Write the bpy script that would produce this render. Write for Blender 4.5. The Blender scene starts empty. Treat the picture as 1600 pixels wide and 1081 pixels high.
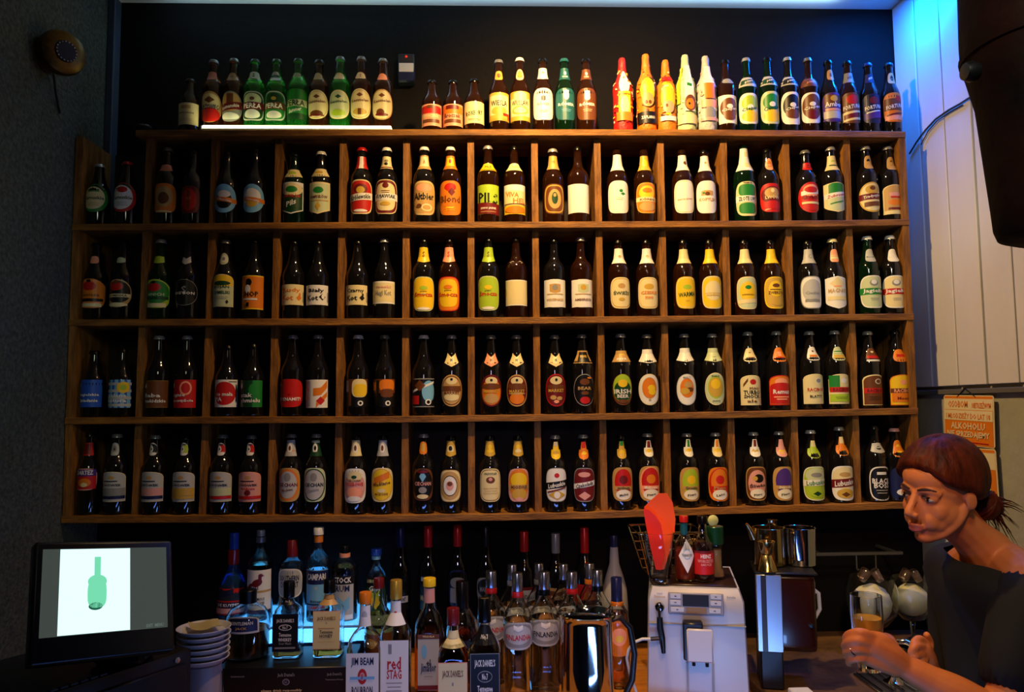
import bpy, bmesh, math, random
from mathutils import Vector, Matrix
random.seed(7)
SC = bpy.context.scene
COL = SC.collection
R = math.radians
# ---------------------------------------------------------------- camera
EYE = Vector((1.4152, -2.6637, 1.600))
F_PX, PITCH, YAW, ROLL = 1199.2, 0.0789, 0.0355, -0.0096
fwd = Vector((math.sin(YAW)*math.cos(PITCH), math.cos(YAW)*math.cos(PITCH), math.sin(PITCH)))
rt0 = Vector((math.cos(YAW), -math.sin(YAW), 0)); up0 = rt0.cross(fwd)
RT = rt0*math.cos(ROLL) + up0*math.sin(ROLL)
UP = -rt0*math.sin(ROLL) + up0*math.cos(ROLL)
cd = bpy.data.cameras.new('camera'); cam = bpy.data.objects.new('camera', cd); COL.objects.link(cam)
cd.sensor_width = 36; cd.lens = F_PX/1600*36; cd.clip_start = .05
m3 = Matrix((RT, UP, -fwd)).transposed(); cam.matrix_world = Matrix.Translation(EYE) @ m3.to_4x4()
SC.camera = cam
def at(px, py, Y):
    d = fwd + RT*((px-800)/F_PX) + UP*((540.5-py)/F_PX)
    return EYE + d*((Y-EYE.y)/d.y)
def atx(px, py, X):
    d = fwd + RT*((px-800)/F_PX) + UP*((540.5-py)/F_PX)
    return EYE + d*((X-EYE.x)/d.x)
def ppm(Y): return F_PX/(Y-EYE.y)          # pixels per metre at that depth
# ---------------------------------------------------------------- light and exposure
SC.view_settings.view_transform = 'Standard'; SC.view_settings.look = 'None'
SC.view_settings.gamma = 1; SC.view_settings.use_curve_mapping = False
SC.view_settings.exposure = 0.0
w = bpy.data.worlds.new('world'); SC.world = w; w.use_nodes = True
w.node_tree.nodes['Background'].inputs[0].default_value = (.5, .6, .8, 1)
w.node_tree.nodes['Background'].inputs[1].default_value = .004
def light(kind, name, loc, target, energy, color, size=.05, **k):
    ld = bpy.data.lights.new(name, kind); ld.energy = energy; ld.color = color
    if kind == 'AREA':
        ld.shape = 'RECTANGLE'; ld.size = size; ld.size_y = k.get('size_y', size)
    else: ld.shadow_soft_size = size
    if kind == 'SPOT': ld.spot_size = R(k.get('cone', 90)); ld.spot_blend = k.get('blend', .6)
    o = bpy.data.objects.new(name, ld); COL.objects.link(o); o.location = loc
    if target is not None:
        o.rotation_euler = (Vector(target)-Vector(loc)).to_track_quat('-Z', 'Y').to_euler()
    return o
XW_L = at(172, 208, .25).x; XW_R = at(1404, 208, .25).x; YB = .25; ZC = at(740, 9, YB).z
WARM = (1, .68, .30)
light('SPOT', 'rack_spot', (1.62, -.72, ZC-.06), (1.92, .1, 2.05), 165, (1, .62, .24), .03, cone=130, blend=1)
light('SPOT', 'rack_spot_fill', (1.55, -2.2, ZC-.1), (1.95, 0, 1.8), 9, (1, .80, .55), .05, cone=62, blend=1)
light('AREA', 'corner_led', (XW_R-.12, -.02, ZC-.05), (XW_R-.03, .12, 2.2), 17, (.0, .15, 1), .30, size_y=.05)
light('AREA', 'cove_led', (1.5, YB-.10, ZC-.035), (1.5, YB-.10, ZC+.3), 3, (.45, .75, 1), 2.6, size_y=.03)
light('AREA', 'under_bar_led', (1.5, -1.55, .74), (1.5, .1, 1.0), 2.2, (.16, .30, 1), 1.1, size_y=.04)
light('AREA', 'machine_blue_fill', (1.95, -1.15, .60), (2.0, -.3, .85), 2.3, (.20, .42, 1), .5, size_y=.05)  # extra unseen light added to turn the coffee machine front blue
light('SPOT', 'right_wall_fill', (1.9, -2.2, 2.7), (XW_R, -.55, 1.55), 54, (.96, .95, .74), .12, cone=70, blend=1)  # unseen fill added to brighten the right wall, no fixture there
light('SPOT', 'left_wall_fill', (.95, -2.3, 2.4), (XW_L, -.95, 1.9), 26, (.85, .95, .70), .2, cone=52, blend=1)  # added in place of ambient light, reaches the left wall only
light('SPOT', 'bar_spot', (1.75, -2.3, 2.3), (2.15, -.8, 1.2), 60, (1, .42, .15), .05, cone=42, blend=1)
light('SPOT', 'counter_spot', (1.75, -1.2, 2.9), (1.6, -.2, .72), 20, (1, .62, .25), .04, cone=40, blend=1)
light('SPOT', 'bottle_fill', (1.4, -2.1, 1.9), (1.45, -.1, .92), 21, (.86, .74, 1), .08, cone=52, blend=1)

# ---------------------------------------------------------------- materials
def lin(h):
    c = [int(h[i:i+2], 16)/255 for i in (0, 2, 4)]
    return tuple(x/12.92 if x <= .04045 else ((x+.055)/1.055)**2.4 for x in c)
MATS = {}
def mat(name, color='808080', rough=.5, metal=0, trans=0, ior=1.45, emit=None, es=0, bump=0, bscale=40, var=0, vscale=8, color2=None, stretch=(1, 1, 1), coat=0, attr=False, spec=.5):
    if name in MATS: return MATS[name]
    m = bpy.data.materials.new(name); m.use_nodes = True; nt = m.node_tree; b = nt.nodes['Principled BSDF']
    c = lin(color) if isinstance(color, str) else color
    b.inputs['Base Color'].default_value = (*c, 1); b.inputs['Roughness'].default_value = rough
    b.inputs['Metallic'].default_value = metal; b.inputs['Transmission Weight'].default_value = trans
    b.inputs['IOR'].default_value = ior; b.inputs['Coat Weight'].default_value = coat
    b.inputs['Specular IOR Level'].default_value = spec
    if emit:
        b.inputs['Emission Color'].default_value = (*lin(emit), 1); b.inputs['Emission Strength'].default_value = es
    if color2 or bump or var:
        tc = nt.nodes.new('ShaderNodeTexCoord'); mp = nt.nodes.new('ShaderNodeMapping'); mp.inputs['Scale'].default_value = stretch
        nt.links.new(tc.outputs['Object'], mp.inputs[0])
        n = nt.nodes.new('ShaderNodeTexNoise'); n.inputs['Scale'].default_value = vscale; n.inputs['Detail'].default_value = 6; n.inputs['Roughness'].default_value = .62
        nt.links.new(mp.outputs[0], n.inputs['Vector'])
        if color2:
            r = nt.nodes.new('ShaderNodeValToRGB'); r.color_ramp.elements[0].position = .32; r.color_ramp.elements[1].position = .68
            r.color_ramp.elements[0].color = (*c, 1); r.color_ramp.elements[1].color = (*lin(color2), 1)
            nt.links.new(n.outputs['Fac'], r.inputs[0]); nt.links.new(r.outputs[0], b.inputs['Base Color'])
        if bump:
            n2 = nt.nodes.new('ShaderNodeTexNoise'); n2.inputs['Scale'].default_value = bscale; n2.inputs['Detail'].default_value = 5
            nt.links.new(mp.outputs[0], n2.inputs['Vector'])
            bp = nt.nodes.new('ShaderNodeBump'); bp.inputs['Strength'].default_value = bump; bp.inputs['Distance'].default_value = .01
            nt.links.new(n2.outputs['Fac'], bp.inputs['Height']); nt.links.new(bp.outputs[0], b.inputs['Normal'])
    if attr:
        a = nt.nodes.new('ShaderNodeVertexColor'); a.layer_name = 'Col'; nt.links.new(a.outputs[0], b.inputs['Base Color'])
    MATS[name] = m; return m
PAPER = mat('printed_paper', rough=.42, attr=True)
WOOD = mat('rack_wood', '54300c', .62, color2='a06a22', vscale=6, stretch=(1.2, 6, 9), bump=.35, bscale=30)
WOODV = mat('divider_wood', '56310b', .6, color2='a06a26', vscale=6, stretch=(9, 6, 1.2), bump=.35, bscale=30)
RACKBACK = mat('rack_back', '120806', .8, color2='220e08', vscale=5, stretch=(6, 1, 1))
GL = {'b': mat('brown_glass', (.10, .028, .006), .04, trans=.85, ior=1.5),
      'k': mat('black_glass', (.006, .005, .005), .05, coat=.4),
      'g': mat('green_glass', (.03, .42, .06), .04, trans=.9, ior=1.5),
      'd': mat('dark_green_glass', (.008, .05, .014), .04, trans=.8, ior=1.5),
      'c': mat('clear_glass', (.93, .97, .97), .01, trans=1, ior=1.45),
      'f': mat('frosted_glass', 'b8b8bc', .35, trans=.3, ior=1.4),
      'u': mat('blue_glass', (.05, .25, .55), .04, trans=.9, ior=1.45),
      'p': mat('wrapping_paper_base', rough=.5, attr=True, bump=.5, bscale=60)}
PAL = dict(W='e9e6dc', C='e4d49c', Y='ecc41e', O='de7a18', R='c01c18', M='6c1418', G='1f8030', D='10401e', B='2254c0', S='78b8da',
           K='0b0a0a', N='6a3a18', T='c09858', A='c9a23c', V='8c8c88', P='dc9c90', U='4a2c86', L='a6c42e', F='1d5c60', I='141a48', X='c4cea0', H='b8b8b4', E='f5a07a')
PALL = {k: lin(v) for k, v in PAL.items()}
def capmat(c): return mat('cap_'+c, PAL[c], .3, metal=.55 if c in 'VKAH' else .1, coat=.3)

# ---------------------------------------------------------------- geometry helpers
def meshobj(name, bm, m, parent=None, smooth=True, world=False):
    me = bpy.data.meshes.new(name); bm.to_mesh(me); bm.free()
    if smooth:
        for p in me.polygons: p.use_smooth = True
        if smooth != 'all':
            try: me.set_sharp_from_angle(angle=R(38))
            except Exception: pass
    if m: me.materials.append(m)
    o = bpy.data.objects.new(name, me); COL.objects.link(o)
    if parent:
        o.parent = parent
        if world:
            if parent.parent is None: o.matrix_parent_inverse = Matrix.Translation(-parent.location)
    return o
def tag(o, label, cat, group=None):
    o['label'] = label; o['category'] = cat
    if group: o['group'] = group
    return o
def thing(name, label, cat, loc=(0, 0, 0), group=None):
    o = bpy.data.objects.new(name, None); COL.objects.link(o); o.location = loc; o.empty_display_size = .03
    return tag(o, label, cat, group)
def struct(o): o['kind'] = 'structure'; return o
def box(bm, lo, hi, bevel=0, M=None, segs=1):
    vs = [bm.verts.new((x, y, z)) for x in (lo[0], hi[0]) for y in (lo[1], hi[1]) for z in (lo[2], hi[2])]
    fs = [bm.faces.new([vs[i] for i in q]) for q in ((0, 1, 3, 2), (4, 6, 7, 5), (0, 4, 5, 1), (2, 3, 7, 6), (0, 2, 6, 4), (1, 5, 7, 3))]
    if bevel:
        es = list({e for f in fs for e in f.edges})
        r = bmesh.ops.bevel(bm, geom=es, offset=bevel, segments=segs, affect='EDGES', profile=.6)
        vs = list({v for f in r['faces'] for v in f.verts})
    if M is not None: bmesh.ops.transform(bm, matrix=M, verts=vs)
    return vs
def bx(lo, hi, bevel=0, M=None, segs=1):
    bm = bmesh.new(); box(bm, lo, hi, bevel, M, segs); return bm
def lathe(bm, prof, segs=24, c=(0, 0, 0), sq=None, M=None, flute=0):
    # prof: (r, z) from bottom to top; r==0 closes. sq: function z -> squareness 0..1
    rings = []; allv = []
    for r, z in prof:
        if r <= 1e-6: v = bm.verts.new((c[0], c[1], c[2]+z)); rings.append([v]); allv.append(v); continue
        ring = []
        for i in range(segs):
            a = 2*math.pi*(i+.5)/segs; ca, sa = math.cos(a), math.sin(a); rr = r
            if sq:
                s = sq(z)
                if s > 0:
                    n = 2+6*s; k = (abs(ca)**n+abs(sa)**n)**(-1/n); rr = r*k
            if flute: rr *= 1+flute*(i % 2)
            v = bm.verts.new((c[0]+rr*ca, c[1]+rr*sa, c[2]+z)); ring.append(v); allv.append(v)
        rings.append(ring)
    for A, B in zip(rings, rings[1:]):
        if len(A) == 1 and len(B) == 1: continue
        for i in range(segs):
            j = (i+1) % segs
            if len(A) == 1: bm.faces.new((A[0], B[j], B[i]))
            elif len(B) == 1: bm.faces.new((A[i], A[j], B[0]))
            else: bm.faces.new((A[i], A[j], B[j], B[i]))
    if M is not None: bmesh.ops.transform(bm, matrix=M, verts=allv)
    return allv
def lt(prof, segs=24, c=(0, 0, 0), sq=None, M=None, flute=0):
    bm = bmesh.new(); lathe(bm, prof, segs, c, sq, M, flute); return bm
def tube(bm, pts, r, segs=8, closed=False):
    pts = [Vector(p) for p in pts]; n = len(pts)
    rs = r if isinstance(r, (list, tuple)) else [r]*n
    rings = []; prev = None
    for i, p in enumerate(pts):
        t = ((pts[(i+1) % n] if closed else pts[min(i+1, n-1)])-(pts[i-1] if (closed or i > 0) else pts[0])).normalized()
        if prev is None:
            a = Vector((0, 0, 1)) if abs(t.z) < .9 else Vector((1, 0, 0)); u = t.cross(a).normalized()
        else: u = (prev-t*prev.dot(t)).normalized()
        prev = u; v = t.cross(u)
        rings.append([bm.verts.new(p+(u*math.cos(2*math.pi*k/segs)+v*math.sin(2*math.pi*k/segs))*rs[i]) for k in range(segs)])
    prs = list(zip(rings, rings[1:]))+([(rings[-1], rings[0])] if closed else [])
    for A, B in prs:
        for k in range(segs):
            j = (k+1) % segs; bm.faces.new((A[k], A[j], B[j], B[k]))
    if not closed: bm.faces.new(rings[0][::-1]); bm.faces.new(rings[-1])
def tb(pts, r, segs=8, closed=False):
    bm = bmesh.new(); tube(bm, pts, r, segs, closed); return bm
def arc(p0, p1, sag, n=10, d=Vector((0, 0, 1))):
    p0, p1 = Vector(p0), Vector(p1)
    return [p0.lerp(p1, i/n)+d*(sag*4*(i/n)*(1-i/n)) for i in range(n+1)]
_TX = {}
TXW = .80
def textmesh(s):
    if s in _TX: return _TX[s]
    cu = bpy.data.curves.new('t', 'FONT'); cu.body = s; cu.resolution_u = 1; cu.align_x = 'CENTER'; cu.offset = .024
    o = bpy.data.objects.new('t', cu); COL.objects.link(o)
    dg = bpy.context.evaluated_depsgraph_get(); me = o.evaluated_get(dg).to_mesh()
    vs = [(v.co.x, v.co.y) for v in me.vertices]; fs = [tuple(p.vertices) for p in me.polygons]
    o.evaluated_get(dg).to_mesh_clear(); bpy.data.objects.remove(o); bpy.data.curves.remove(cu)
    x0 = min(v[0] for v in vs); x1 = max(v[0] for v in vs); y0 = min(v[1] for v in vs); y1 = max(v[1] for v in vs)
    vs = [((x-(x0+x1)/2)/((x1-x0)/2 or 1), (y-(y0+y1)/2)/((y1-y0)/2 or 1)) for x, y in vs]
    _TX[s] = (vs, fs); return _TX[s]
def _tb(sh, x):           # top / bottom of a shape at x in [-1, 1]
    q = math.sqrt(max(0, 1-x*x)); q4 = max(0, 1-abs(x)**3.2)**(1/3.2)
    if sh == 'o': return q, -q
    if sh == 's': return q4, -q4
    if sh == 'r': return 1, -1
    if sh == 'a': return .62+.38*q, -1                       # arched top
    if sh == 'v': return 1, -.72-.28*(1-abs(x))               # pointed bottom
    if sh == 'h': return .86+.14*(1-abs(x)), -.55-.45*math.sqrt(max(0, 1-abs(x)))
    if sh == 'd': return 1-abs(x), abs(x)-1
    if sh == 'k': return (.95 if abs(x) < .5 else .1*q4), -q   # keyhole: round below, tab above
    if sh == 'z': return q4 if x < 0 else 1-.5*x*x, -q4
    if sh == 'c': return (.35+.6*(abs(x))), -1+.6*abs(x)      # chevron
    if sh == 'w': return .9+.1*math.sin(7*x), -.9+.1*math.cos(9*x)
def paint(bm, cl, place, layers, nu=12, nv=3, eps0=.0004, step=.0002):
    """layers: (shape, colour, cx, cy, hw, hh, slope=0, text) in label units; place(u, v, e) -> position"""
    for k, L in enumerate(layers):
        sh, c, cx, cy, hw, hh = L[:6]; sl = L[6] if len(L) > 6 else 0; e = eps0+k*step
        c4 = (*PALL[c], 1)
        if sh == 't':
            vs, fs = textmesh(L[7])
            V = [bm.verts.new(place(cx+x*hw*TXW, cy+y*hh+sl*x, e+.0005)) for x, y in vs]
            for f in fs:
                try: F = bm.faces.new([V[i] for i in f])
                except ValueError: continue
                for l in F.loops: l[cl] = c4
            continue
        cols = []
        for i in range(nu+1):
            x = -math.cos(math.pi*i/nu)*.999 if sh in 'oskhzd' else -1+2*i/nu
            t, b = _tb(sh, x)
            cols.append([bm.verts.new(place(cx+x*hw, cy+(b+(t-b)*j/nv)*hh+sl*x, e)) for j in range(nv+1)])
        for A, B in zip(cols, cols[1:]):
            for j in range(nv):
                F = bm.faces.new((A[j], B[j], B[j+1], A[j+1]))
                for l in F.loops: l[cl] = c4
def labelmesh(name, layers, place, parent, nu=12, nv=3, world=False, m=None, eps0=.0004, step=.0002):
    bm = bmesh.new(); cl = bm.loops.layers.float_color.new('Col')
    paint(bm, cl, place, layers, nu, nv, eps0, step)
    return meshobj(name, bm, m or PAPER, parent, smooth=False, world=world)

# ---------------------------------------------------------------- room
ZF = 0; XL, XR = XW_L, XW_R; YF = -3.6
WALL_D = mat('dark_plaster', '30352c', .9, color2='5a6052', vscale=70, bump=.8, bscale=90)
WALL_BK = mat('black_back_wall', '0d0a09', .8, color2='130f0d', vscale=3, bump=.2, spec=.15)
BOARD = mat('white_painted_board', 'c9c7bb', .6, color2='d6d3c6', vscale=3, stretch=(1, 1, .4), bump=.15, bscale=25)
PLAST = mat('grey_green_plaster', '9a9a88', .8, color2='a8a793', vscale=5, bump=.3, bscale=30)
struct(meshobj('floor', bx((XL-.2, YF, -.1), (XR+.2, YB+.2, 0)), mat('floor_tiles', '2a2622', .6, color2='38322c', vscale=4), smooth=False))
struct(meshobj('ceiling', bx((XL-.2, YF, ZC), (XR+.2, YB+.2, ZC+.1)), mat('white_ceiling', 'd8dcdc', .8, color2='e2e6e6', vscale=3), smooth=False))
struct(meshobj('wall_back', bx((XL-.2, YB, 0), (XR+.2, YB+.15, ZC)), WALL_BK, smooth=False))
struct(meshobj('wall_left', bx((XL-.15, YF, 0), (XL, YB, ZC)), WALL_D, smooth=False))
wr = struct(meshobj('wall_right', bx((XR+.012, YF, 0), (XR+.15, YB, ZC)), PLAST, smooth=False))
struct(meshobj('wall_front', bx((XL-.2, YF-.1, 0), (XR+.2, YF, ZC)), WALL_D, smooth=False))
ZBRD = atx(1530, 601, XR).z
yy = YB-.004; k = 0
brdm = None
while yy > -2.4:
    y2 = yy-.148
    for (za, zb) in (((ZBRD, atx(1565, 393, XR).z-.003), (atx(1565, 393, XR).z+.003, ZC-.002)) if k in (5, 8) else ((ZBRD, ZC-.002),)):
        struct(meshobj('panel', bx((XR-.003-random.random()*.003, y2+.0055, za), (XR+.006, yy, zb), .002), BOARD, wr, smooth=False))
    yy = y2-.004; k += 1
struct(meshobj('joint_backing', bx((XR+.0065, -2.4, ZBRD), (XR+.0118, YB-.001, ZC-.003)), mat('joint_dark', '14120e', .9), smooth=False))  # dark sheet added behind the boards so their joints look shaded
struct(meshobj('trim_1', bx((XR-.006, -2.4, ZBRD-.03), (XR+.012, YB, ZBRD-.012), .002), mat('trim_shade', '5b584c', .8), smooth=False))
struct(meshobj('trim_2', bx((XL, YB-.05, ZC-.9), (XL+.03, YB, ZC), .004), mat('corner_trim_blue', '3a4656', .6), smooth=False))

# ---------------------------------------------------------------- bottle rack
RD = .235                                               # rack depth
SH = [[(118, 208), (330, 207.5), (740, 206.5), (1100, 207), (1412, 210)],
      [(112, 355), (250, 354), (580, 351.5), (890, 351), (1300, 349), (1418, 347)],
      [(104, 504), (350, 503), (580, 502.5), (890, 500), (1200, 497), (1424, 494.5)],
      [(96, 657.5), (360, 656), (580, 655.8), (890, 652), (1050, 649.7), (1432, 642)],
      [(88, 812), (200, 811), (400, 810.6), (580, 810.3), (890, 806.5), (1080, 799.5), (1350, 791.6), (1440, 789)]]
SHP = [[at(x, y, 0) for x, y in s] for s in SH]
def shz(k, x):
    s = SHP[k]
    for a, b in zip(s, s[1:]):
        if x <= b.x or b is s[-1]:
            t = (x-a.x)/(b.x-a.x); return a.z+(b.z-a.z)*t
HT = .0115
rack = thing('bottle_rack', 'wide brown wooden wall rack of square compartments filled with beer bottles', 'rack', (at(760, 810, 0).x, 0, shz(4, 1.4)))
R1 = [226, 329.5, 431, 533, 633.7, 735.5, 836.5, 936, 1036, 1135.5, 1234.5, 1330]
R4 = [208, 314, 421, 526, 631.5, 736.5, 841.5, 945, 1046, 1148, 1248, 1345]
P1 = [at(x, 285, 0) for x in R1]; P4 = [at(x, 735, 0) for x in R4]
def divx(i, z):
    a, b = P1[i], P4[i]; return a.x+(b.x-a.x)*(z-a.z)/(b.z-a.z)
def sidex(l, z):
    a, b = (at(118, 208, 0), at(88, 812, 0)) if l else (at(1415, 210, 0), at(1441, 789, 0))
    return a.x+(b.x-a.x)*(z-a.z)/(b.z-a.z)
xl = max(XL+.004, sidex(1, 2.2)); 
for k in range(5):
    bm = bmesh.new(); n = 26
    x0 = sidex(1, shz(k, .1)) if k else at(212, 208, 0).x; x0 = max(x0, XL+.003); x1 = sidex(0, shz(k, 2.9))
    cols = []
    for i in range(n+1):
        x = x0+(x1-x0)*i/n; z = shz(k, x); j = random.uniform(-.0012, .0012); ch = .0015
        cols.append([bm.verts.new(p) for p in ((x, ch, z-HT+j), (x, -.0+j*.6, z-HT+ch+j), (x, j*.6, z+HT-ch), (x, ch, z+HT), (x, RD, z+HT), (x, RD, z-HT))])
    for A, B in zip(cols, cols[1:]):
        for q in range(6): bm.faces.new((A[q], B[q], B[(q+1) % 6], A[(q+1) % 6]))
    bm.faces.new(cols[0]); bm.faces.new(cols[-1][::-1])
    bmesh.ops.recalc_face_normals(bm, faces=bm.faces)
    meshobj('shelf', bm, WOOD, rack, smooth=False, world=True)
def vboard(name, f, k, th, y0, ragged, xa=None):
    zt = shz(k, f(2.2))-HT; zb = shz(k+1, f(1.6))+HT
    bm = bmesh.new(); n = 6; rr = []
    for i in range(n+1):
        z = zb+(zt-zb)*i/n; x = f(z); yo = y0+(random.uniform(0, .004) if ragged else 0)
        rr.append([bm.verts.new(p) for p in ((x-th/2, yo, z), (x+th/2, yo+random.uniform(-.001, .001), z), (x+th/2, RD, z), (x-th/2, RD, z))])
    for A, B in zip(rr, rr[1:]):
        for q in range(4): bm.faces.new((A[q], A[(q+1) % 4], B[(q+1) % 4], B[q]))
    bm.faces.new(rr[0][::-1]); bm.faces.new(rr[-1])
    return meshobj(name, bm, WOODV, rack, smooth=False, world=True)
for k in range(4):
    for i in range(12): vboard('divider', lambda z, i=i: divx(i, z), k, .0235, .024, True)
for k in range(4):
    vboard('side_board', lambda z: max(sidex(1, z)+.014, XL+.016), k, .024, .004, False)
    vboard('side_board', lambda z: sidex(0, z)-.012, k, .024, .004, False)
zb_, zt_ = shz(4, 1.4)-HT, shz(0, 1.4)+HT
meshobj('back_panel', bx((XL+.006, RD, zb_), (sidex(0, 2)-.004, YB-.001, zt_-.02)), RACKBACK, rack, smooth=False, world=True)

# ---------------------------------------------------------------- bottles
PROF = {'e': [(.0, .84), (.012, .97), (.03, 1), (.30, 1), (.55, 1), (.60, .975), (.645, .89), (.685, .74), (.72, .60), (.76, .50), (.82, .44), (.90, .385), (.935, .37)],
        'n': [(.0, .84), (.012, .97), (.03, 1), (.30, 1), (.50, 1), (.555, .97), (.60, .89), (.65, .74), (.70, .605), (.76, .50), (.83, .43), (.90, .385), (.935, .37)],
        't': [(.0, .84), (.015, .97), (.04, 1), (.30, 1), (.54, 1), (.60, .96), (.66, .83), (.71, .66), (.76, .52), (.82, .44), (.90, .39), (.935, .38)],
        'w': [(.0, .86), (.012, .97), (.03, 1), (.30, 1), (.58, 1), (.63, .95), (.67, .83), (.705, .64), (.735, .50), (.78, .42), (.88, .37), (.935, .36)],
        'l': [(.0, .86), (.012, .97), (.03, 1), (.30, 1), (.52, 1), (.58, .93), (.64, .76), (.70, .59), (.76, .47), (.84, .39), (.90, .36), (.935, .35)]}
def rad_at(prof, z):
    for (z0, r0), (z1, r1) in zip(prof, prof[1:]):
        if z <= z1: return r0+(r1-r0)*max(0, (z-z0)/(z1-z0))
    return prof[-1][1]
ORD = ['first', 'second', 'third', 'fourth', 'fifth', 'sixth', 'seventh', 'eighth', 'ninth', 'tenth', 'eleventh', 'twelfth', 'thirteenth']
def beer(px, top, kind, glass, cap, body, neck, label, zbase, Y, hwpx=17.3, base_px=None, twist=0):
    b = at(px, base_px, Y); top3 = at(px, top, Y).z; H = top3-zbase; x = b.x
    pm = ppm(Y-.03); RR = hwpx/ppm(Y)
    t = thing('beer_bottle', label, 'bottle', (x, Y, zbase), 'beer bottles on the rack')
    t.rotation_euler.z = R(twist)
    pr = [(z*H, r*RR) for z, r in PROF[kind]]
    if glass == 'p':                                       # bottle wrapped in printed paper
        bm = bmesh.new(); cl = bm.loops.layers.float_color.new('Col')
        pts = [(0, 0)]+[(r*1.03, z) for z, r in pr]+[(pr[-1][1]*.98, H*.97), (pr[-1][1]*.8, H), (0, H*.995)]
        dense = [pts[0]]
        for a, c in zip(pts[1:-1], pts[2:]):
            m = max(1, int(abs(c[1]-a[1])/.012)); dense += [(a[0]+(c[0]-a[0])*q/m, a[1]+(c[1]-a[1])*q/m) for q in range(m)]
        dense.append(pts[-1]); vs = lathe(bm, dense, 22)
        for v in vs:
            if v.co.z > .004: v.co += Vector((random.uniform(-1, 1), random.uniform(-1, 1), 0))*.0011
        c4 = (*PALL[body[1]], 1)
        for f in bm.faces:
            for l in f.loops: l[cl] = c4
        meshobj('paper_wrap', bm, GL['p'], t)
    else:
        pts = [(0, 0)]+[(r, z) for z, r in pr]+[(pr[-1][1]*1.14, H*.94), (pr[-1][1]*1.14, H*.955), (pr[-1][1]*.95, H*.96), (pr[-1][1]*.95, H*.985), (0, H*.985)]
        meshobj('glass_body', lt(pts, 24), GL[glass], t)
        cr = pr[-1][1]*1.18
        if cap: meshobj('crown_cap', lt([(0, H*.955), (cr*1.12, H*.955), (cr*1.1, H*.965), (cr, H*.982), (cr*.86, H), (0, H*1.002)], 28, flute=-.045), capmat(cap), t)
    def plc(y0, y1, ang):
        za, zb = (at(px, base_px-q, Y-RR).z-zbase for q in (y0, y1)); zc, hh = (za+zb)/2, (zb-za)/2
        g = 1.045 if glass == 'p' else 1
        def place(u, v, e):
            z = zc+v*hh; r = rad_at(pr, z)*g+e; a = u*ang
            return (r*math.sin(a), -r*math.cos(a), z)
        return place
    if body:
        sh, c, y0, y1, hw = body[:5]; ang = math.asin(min(.965, hw/hwpx))
        if glass == 'p':
            rp = random.Random(px); pc = {'R': 'OCWRY', 'O': 'YNOCK', 'X': 'LCWGX', 'H': 'PVWEH'}[body[1]]
            body = tuple(body[:5])+tuple((rp.choice('ord'), rp.choice(pc), rp.uniform(-1.1, 1.1), rp.uniform(-.95, .95), rp.uniform(.05, .22), rp.uniform(.015, .05), rp.uniform(-.02, .02)) for _ in range(46))+tuple(body[5:])
        lay = list(body[5:]) if glass == 'p' else [(sh, c, 0, 0, 1, 1)]+list(body[5:])
        labelmesh('body_label' if glass != 'p' else 'printed_picture', lay, plc(y0, y1, ang), t, 22, 4 if y1 > 55 else 2, eps0=.0022 if glass == 'p' else .0004, step=.00004 if glass == 'p' else .0002)
    if neck:
        sh, c, y0, y1 = neck[:4]
        labelmesh('neck_label', [(sh, c, 0, 0, 1, 1)]+list(neck[4:]), plc(y0, y1, .80 if sh in 'cosz' else (1.0 if sh in 'hk' else 1.25)), t, 14, 3)
    return t
# label shorthands --------------------------------------------------------
def T(s, c='K', cy=0, hw=.8, hh=.12, sl=0, cx=0): return ('t', c, cx, cy, hw, hh, sl, s)
def Rr(c, cy=0, hw=1, hh=.2, sl=0, cx=0): return ('r', c, cx, cy, hw, hh, sl)
def Ov(c, cy=0, hw=.8, hh=.85, cx=0, sh='o'): return (sh, c, cx, cy, hw, hh)
def Ds(c, cy, n=2, hw=.5, dy=.1): return [('r', c, 0, cy-i*dy, hw*(1-.15*(i % 2)), .012) for i in range(n)]
def fruit(c, c2='Y', ring='C', top='', low='', tc='K'):
    """oval label with a ring, a coloured picture field and a word below"""
    L = [Ov(ring, 0, .92, .95), Ov(c, .12, .74, .78), Ov(c2, .26, .34, .26), Ov('W', -.62, .62, .3), Rr(ring, -.22, .78, .1)]
    if top: L.append(T(top, tc, -.22, .62, .085))
    if low: L.append(T(low, 'K', -.62, .42, .07, .05))
    return L
def trad(ring, word, wc='K', mid='W', pic='M', low=True):
    L = [Ov(ring, 0, .9, .92), Ov(mid, 0, .8, .83), Ov(pic, .42, .3, .2), T(word, wc, 0, .8, .11)]
    if low: L += [T('piwo', wc, -.3, .3, .07)]+Ds(wc, -.48, 2, .4)
    return L
def chev(c='C', w='K'): return ('c', c, 72, 95, ('t', w, 0, -.05, .2, .2, 0, 'M'))
def cone(c, y0=79, y1=100, *L): return ('r', c, y0, y1)+L
def keyn(c1, c2): return ('r', c1, 92, 104), (c2,)
def rad_b(word, c, c2, wc, pic='N', low=''):
    return [('a', 'C', 0, 0, 1, 1), ('a', c, 0, -.02, .9, .94), ('o', 'W', .2, .55, .26, .17), ('o', pic, .2, .55, .2, .13), Rr(c2, -.05, .9, .17), T(word, wc, -.05, .8, .12)]+([T(low, 'K', -.5, .6, .09)] if low else Ds('K', -.45, 3, .55))
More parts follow.
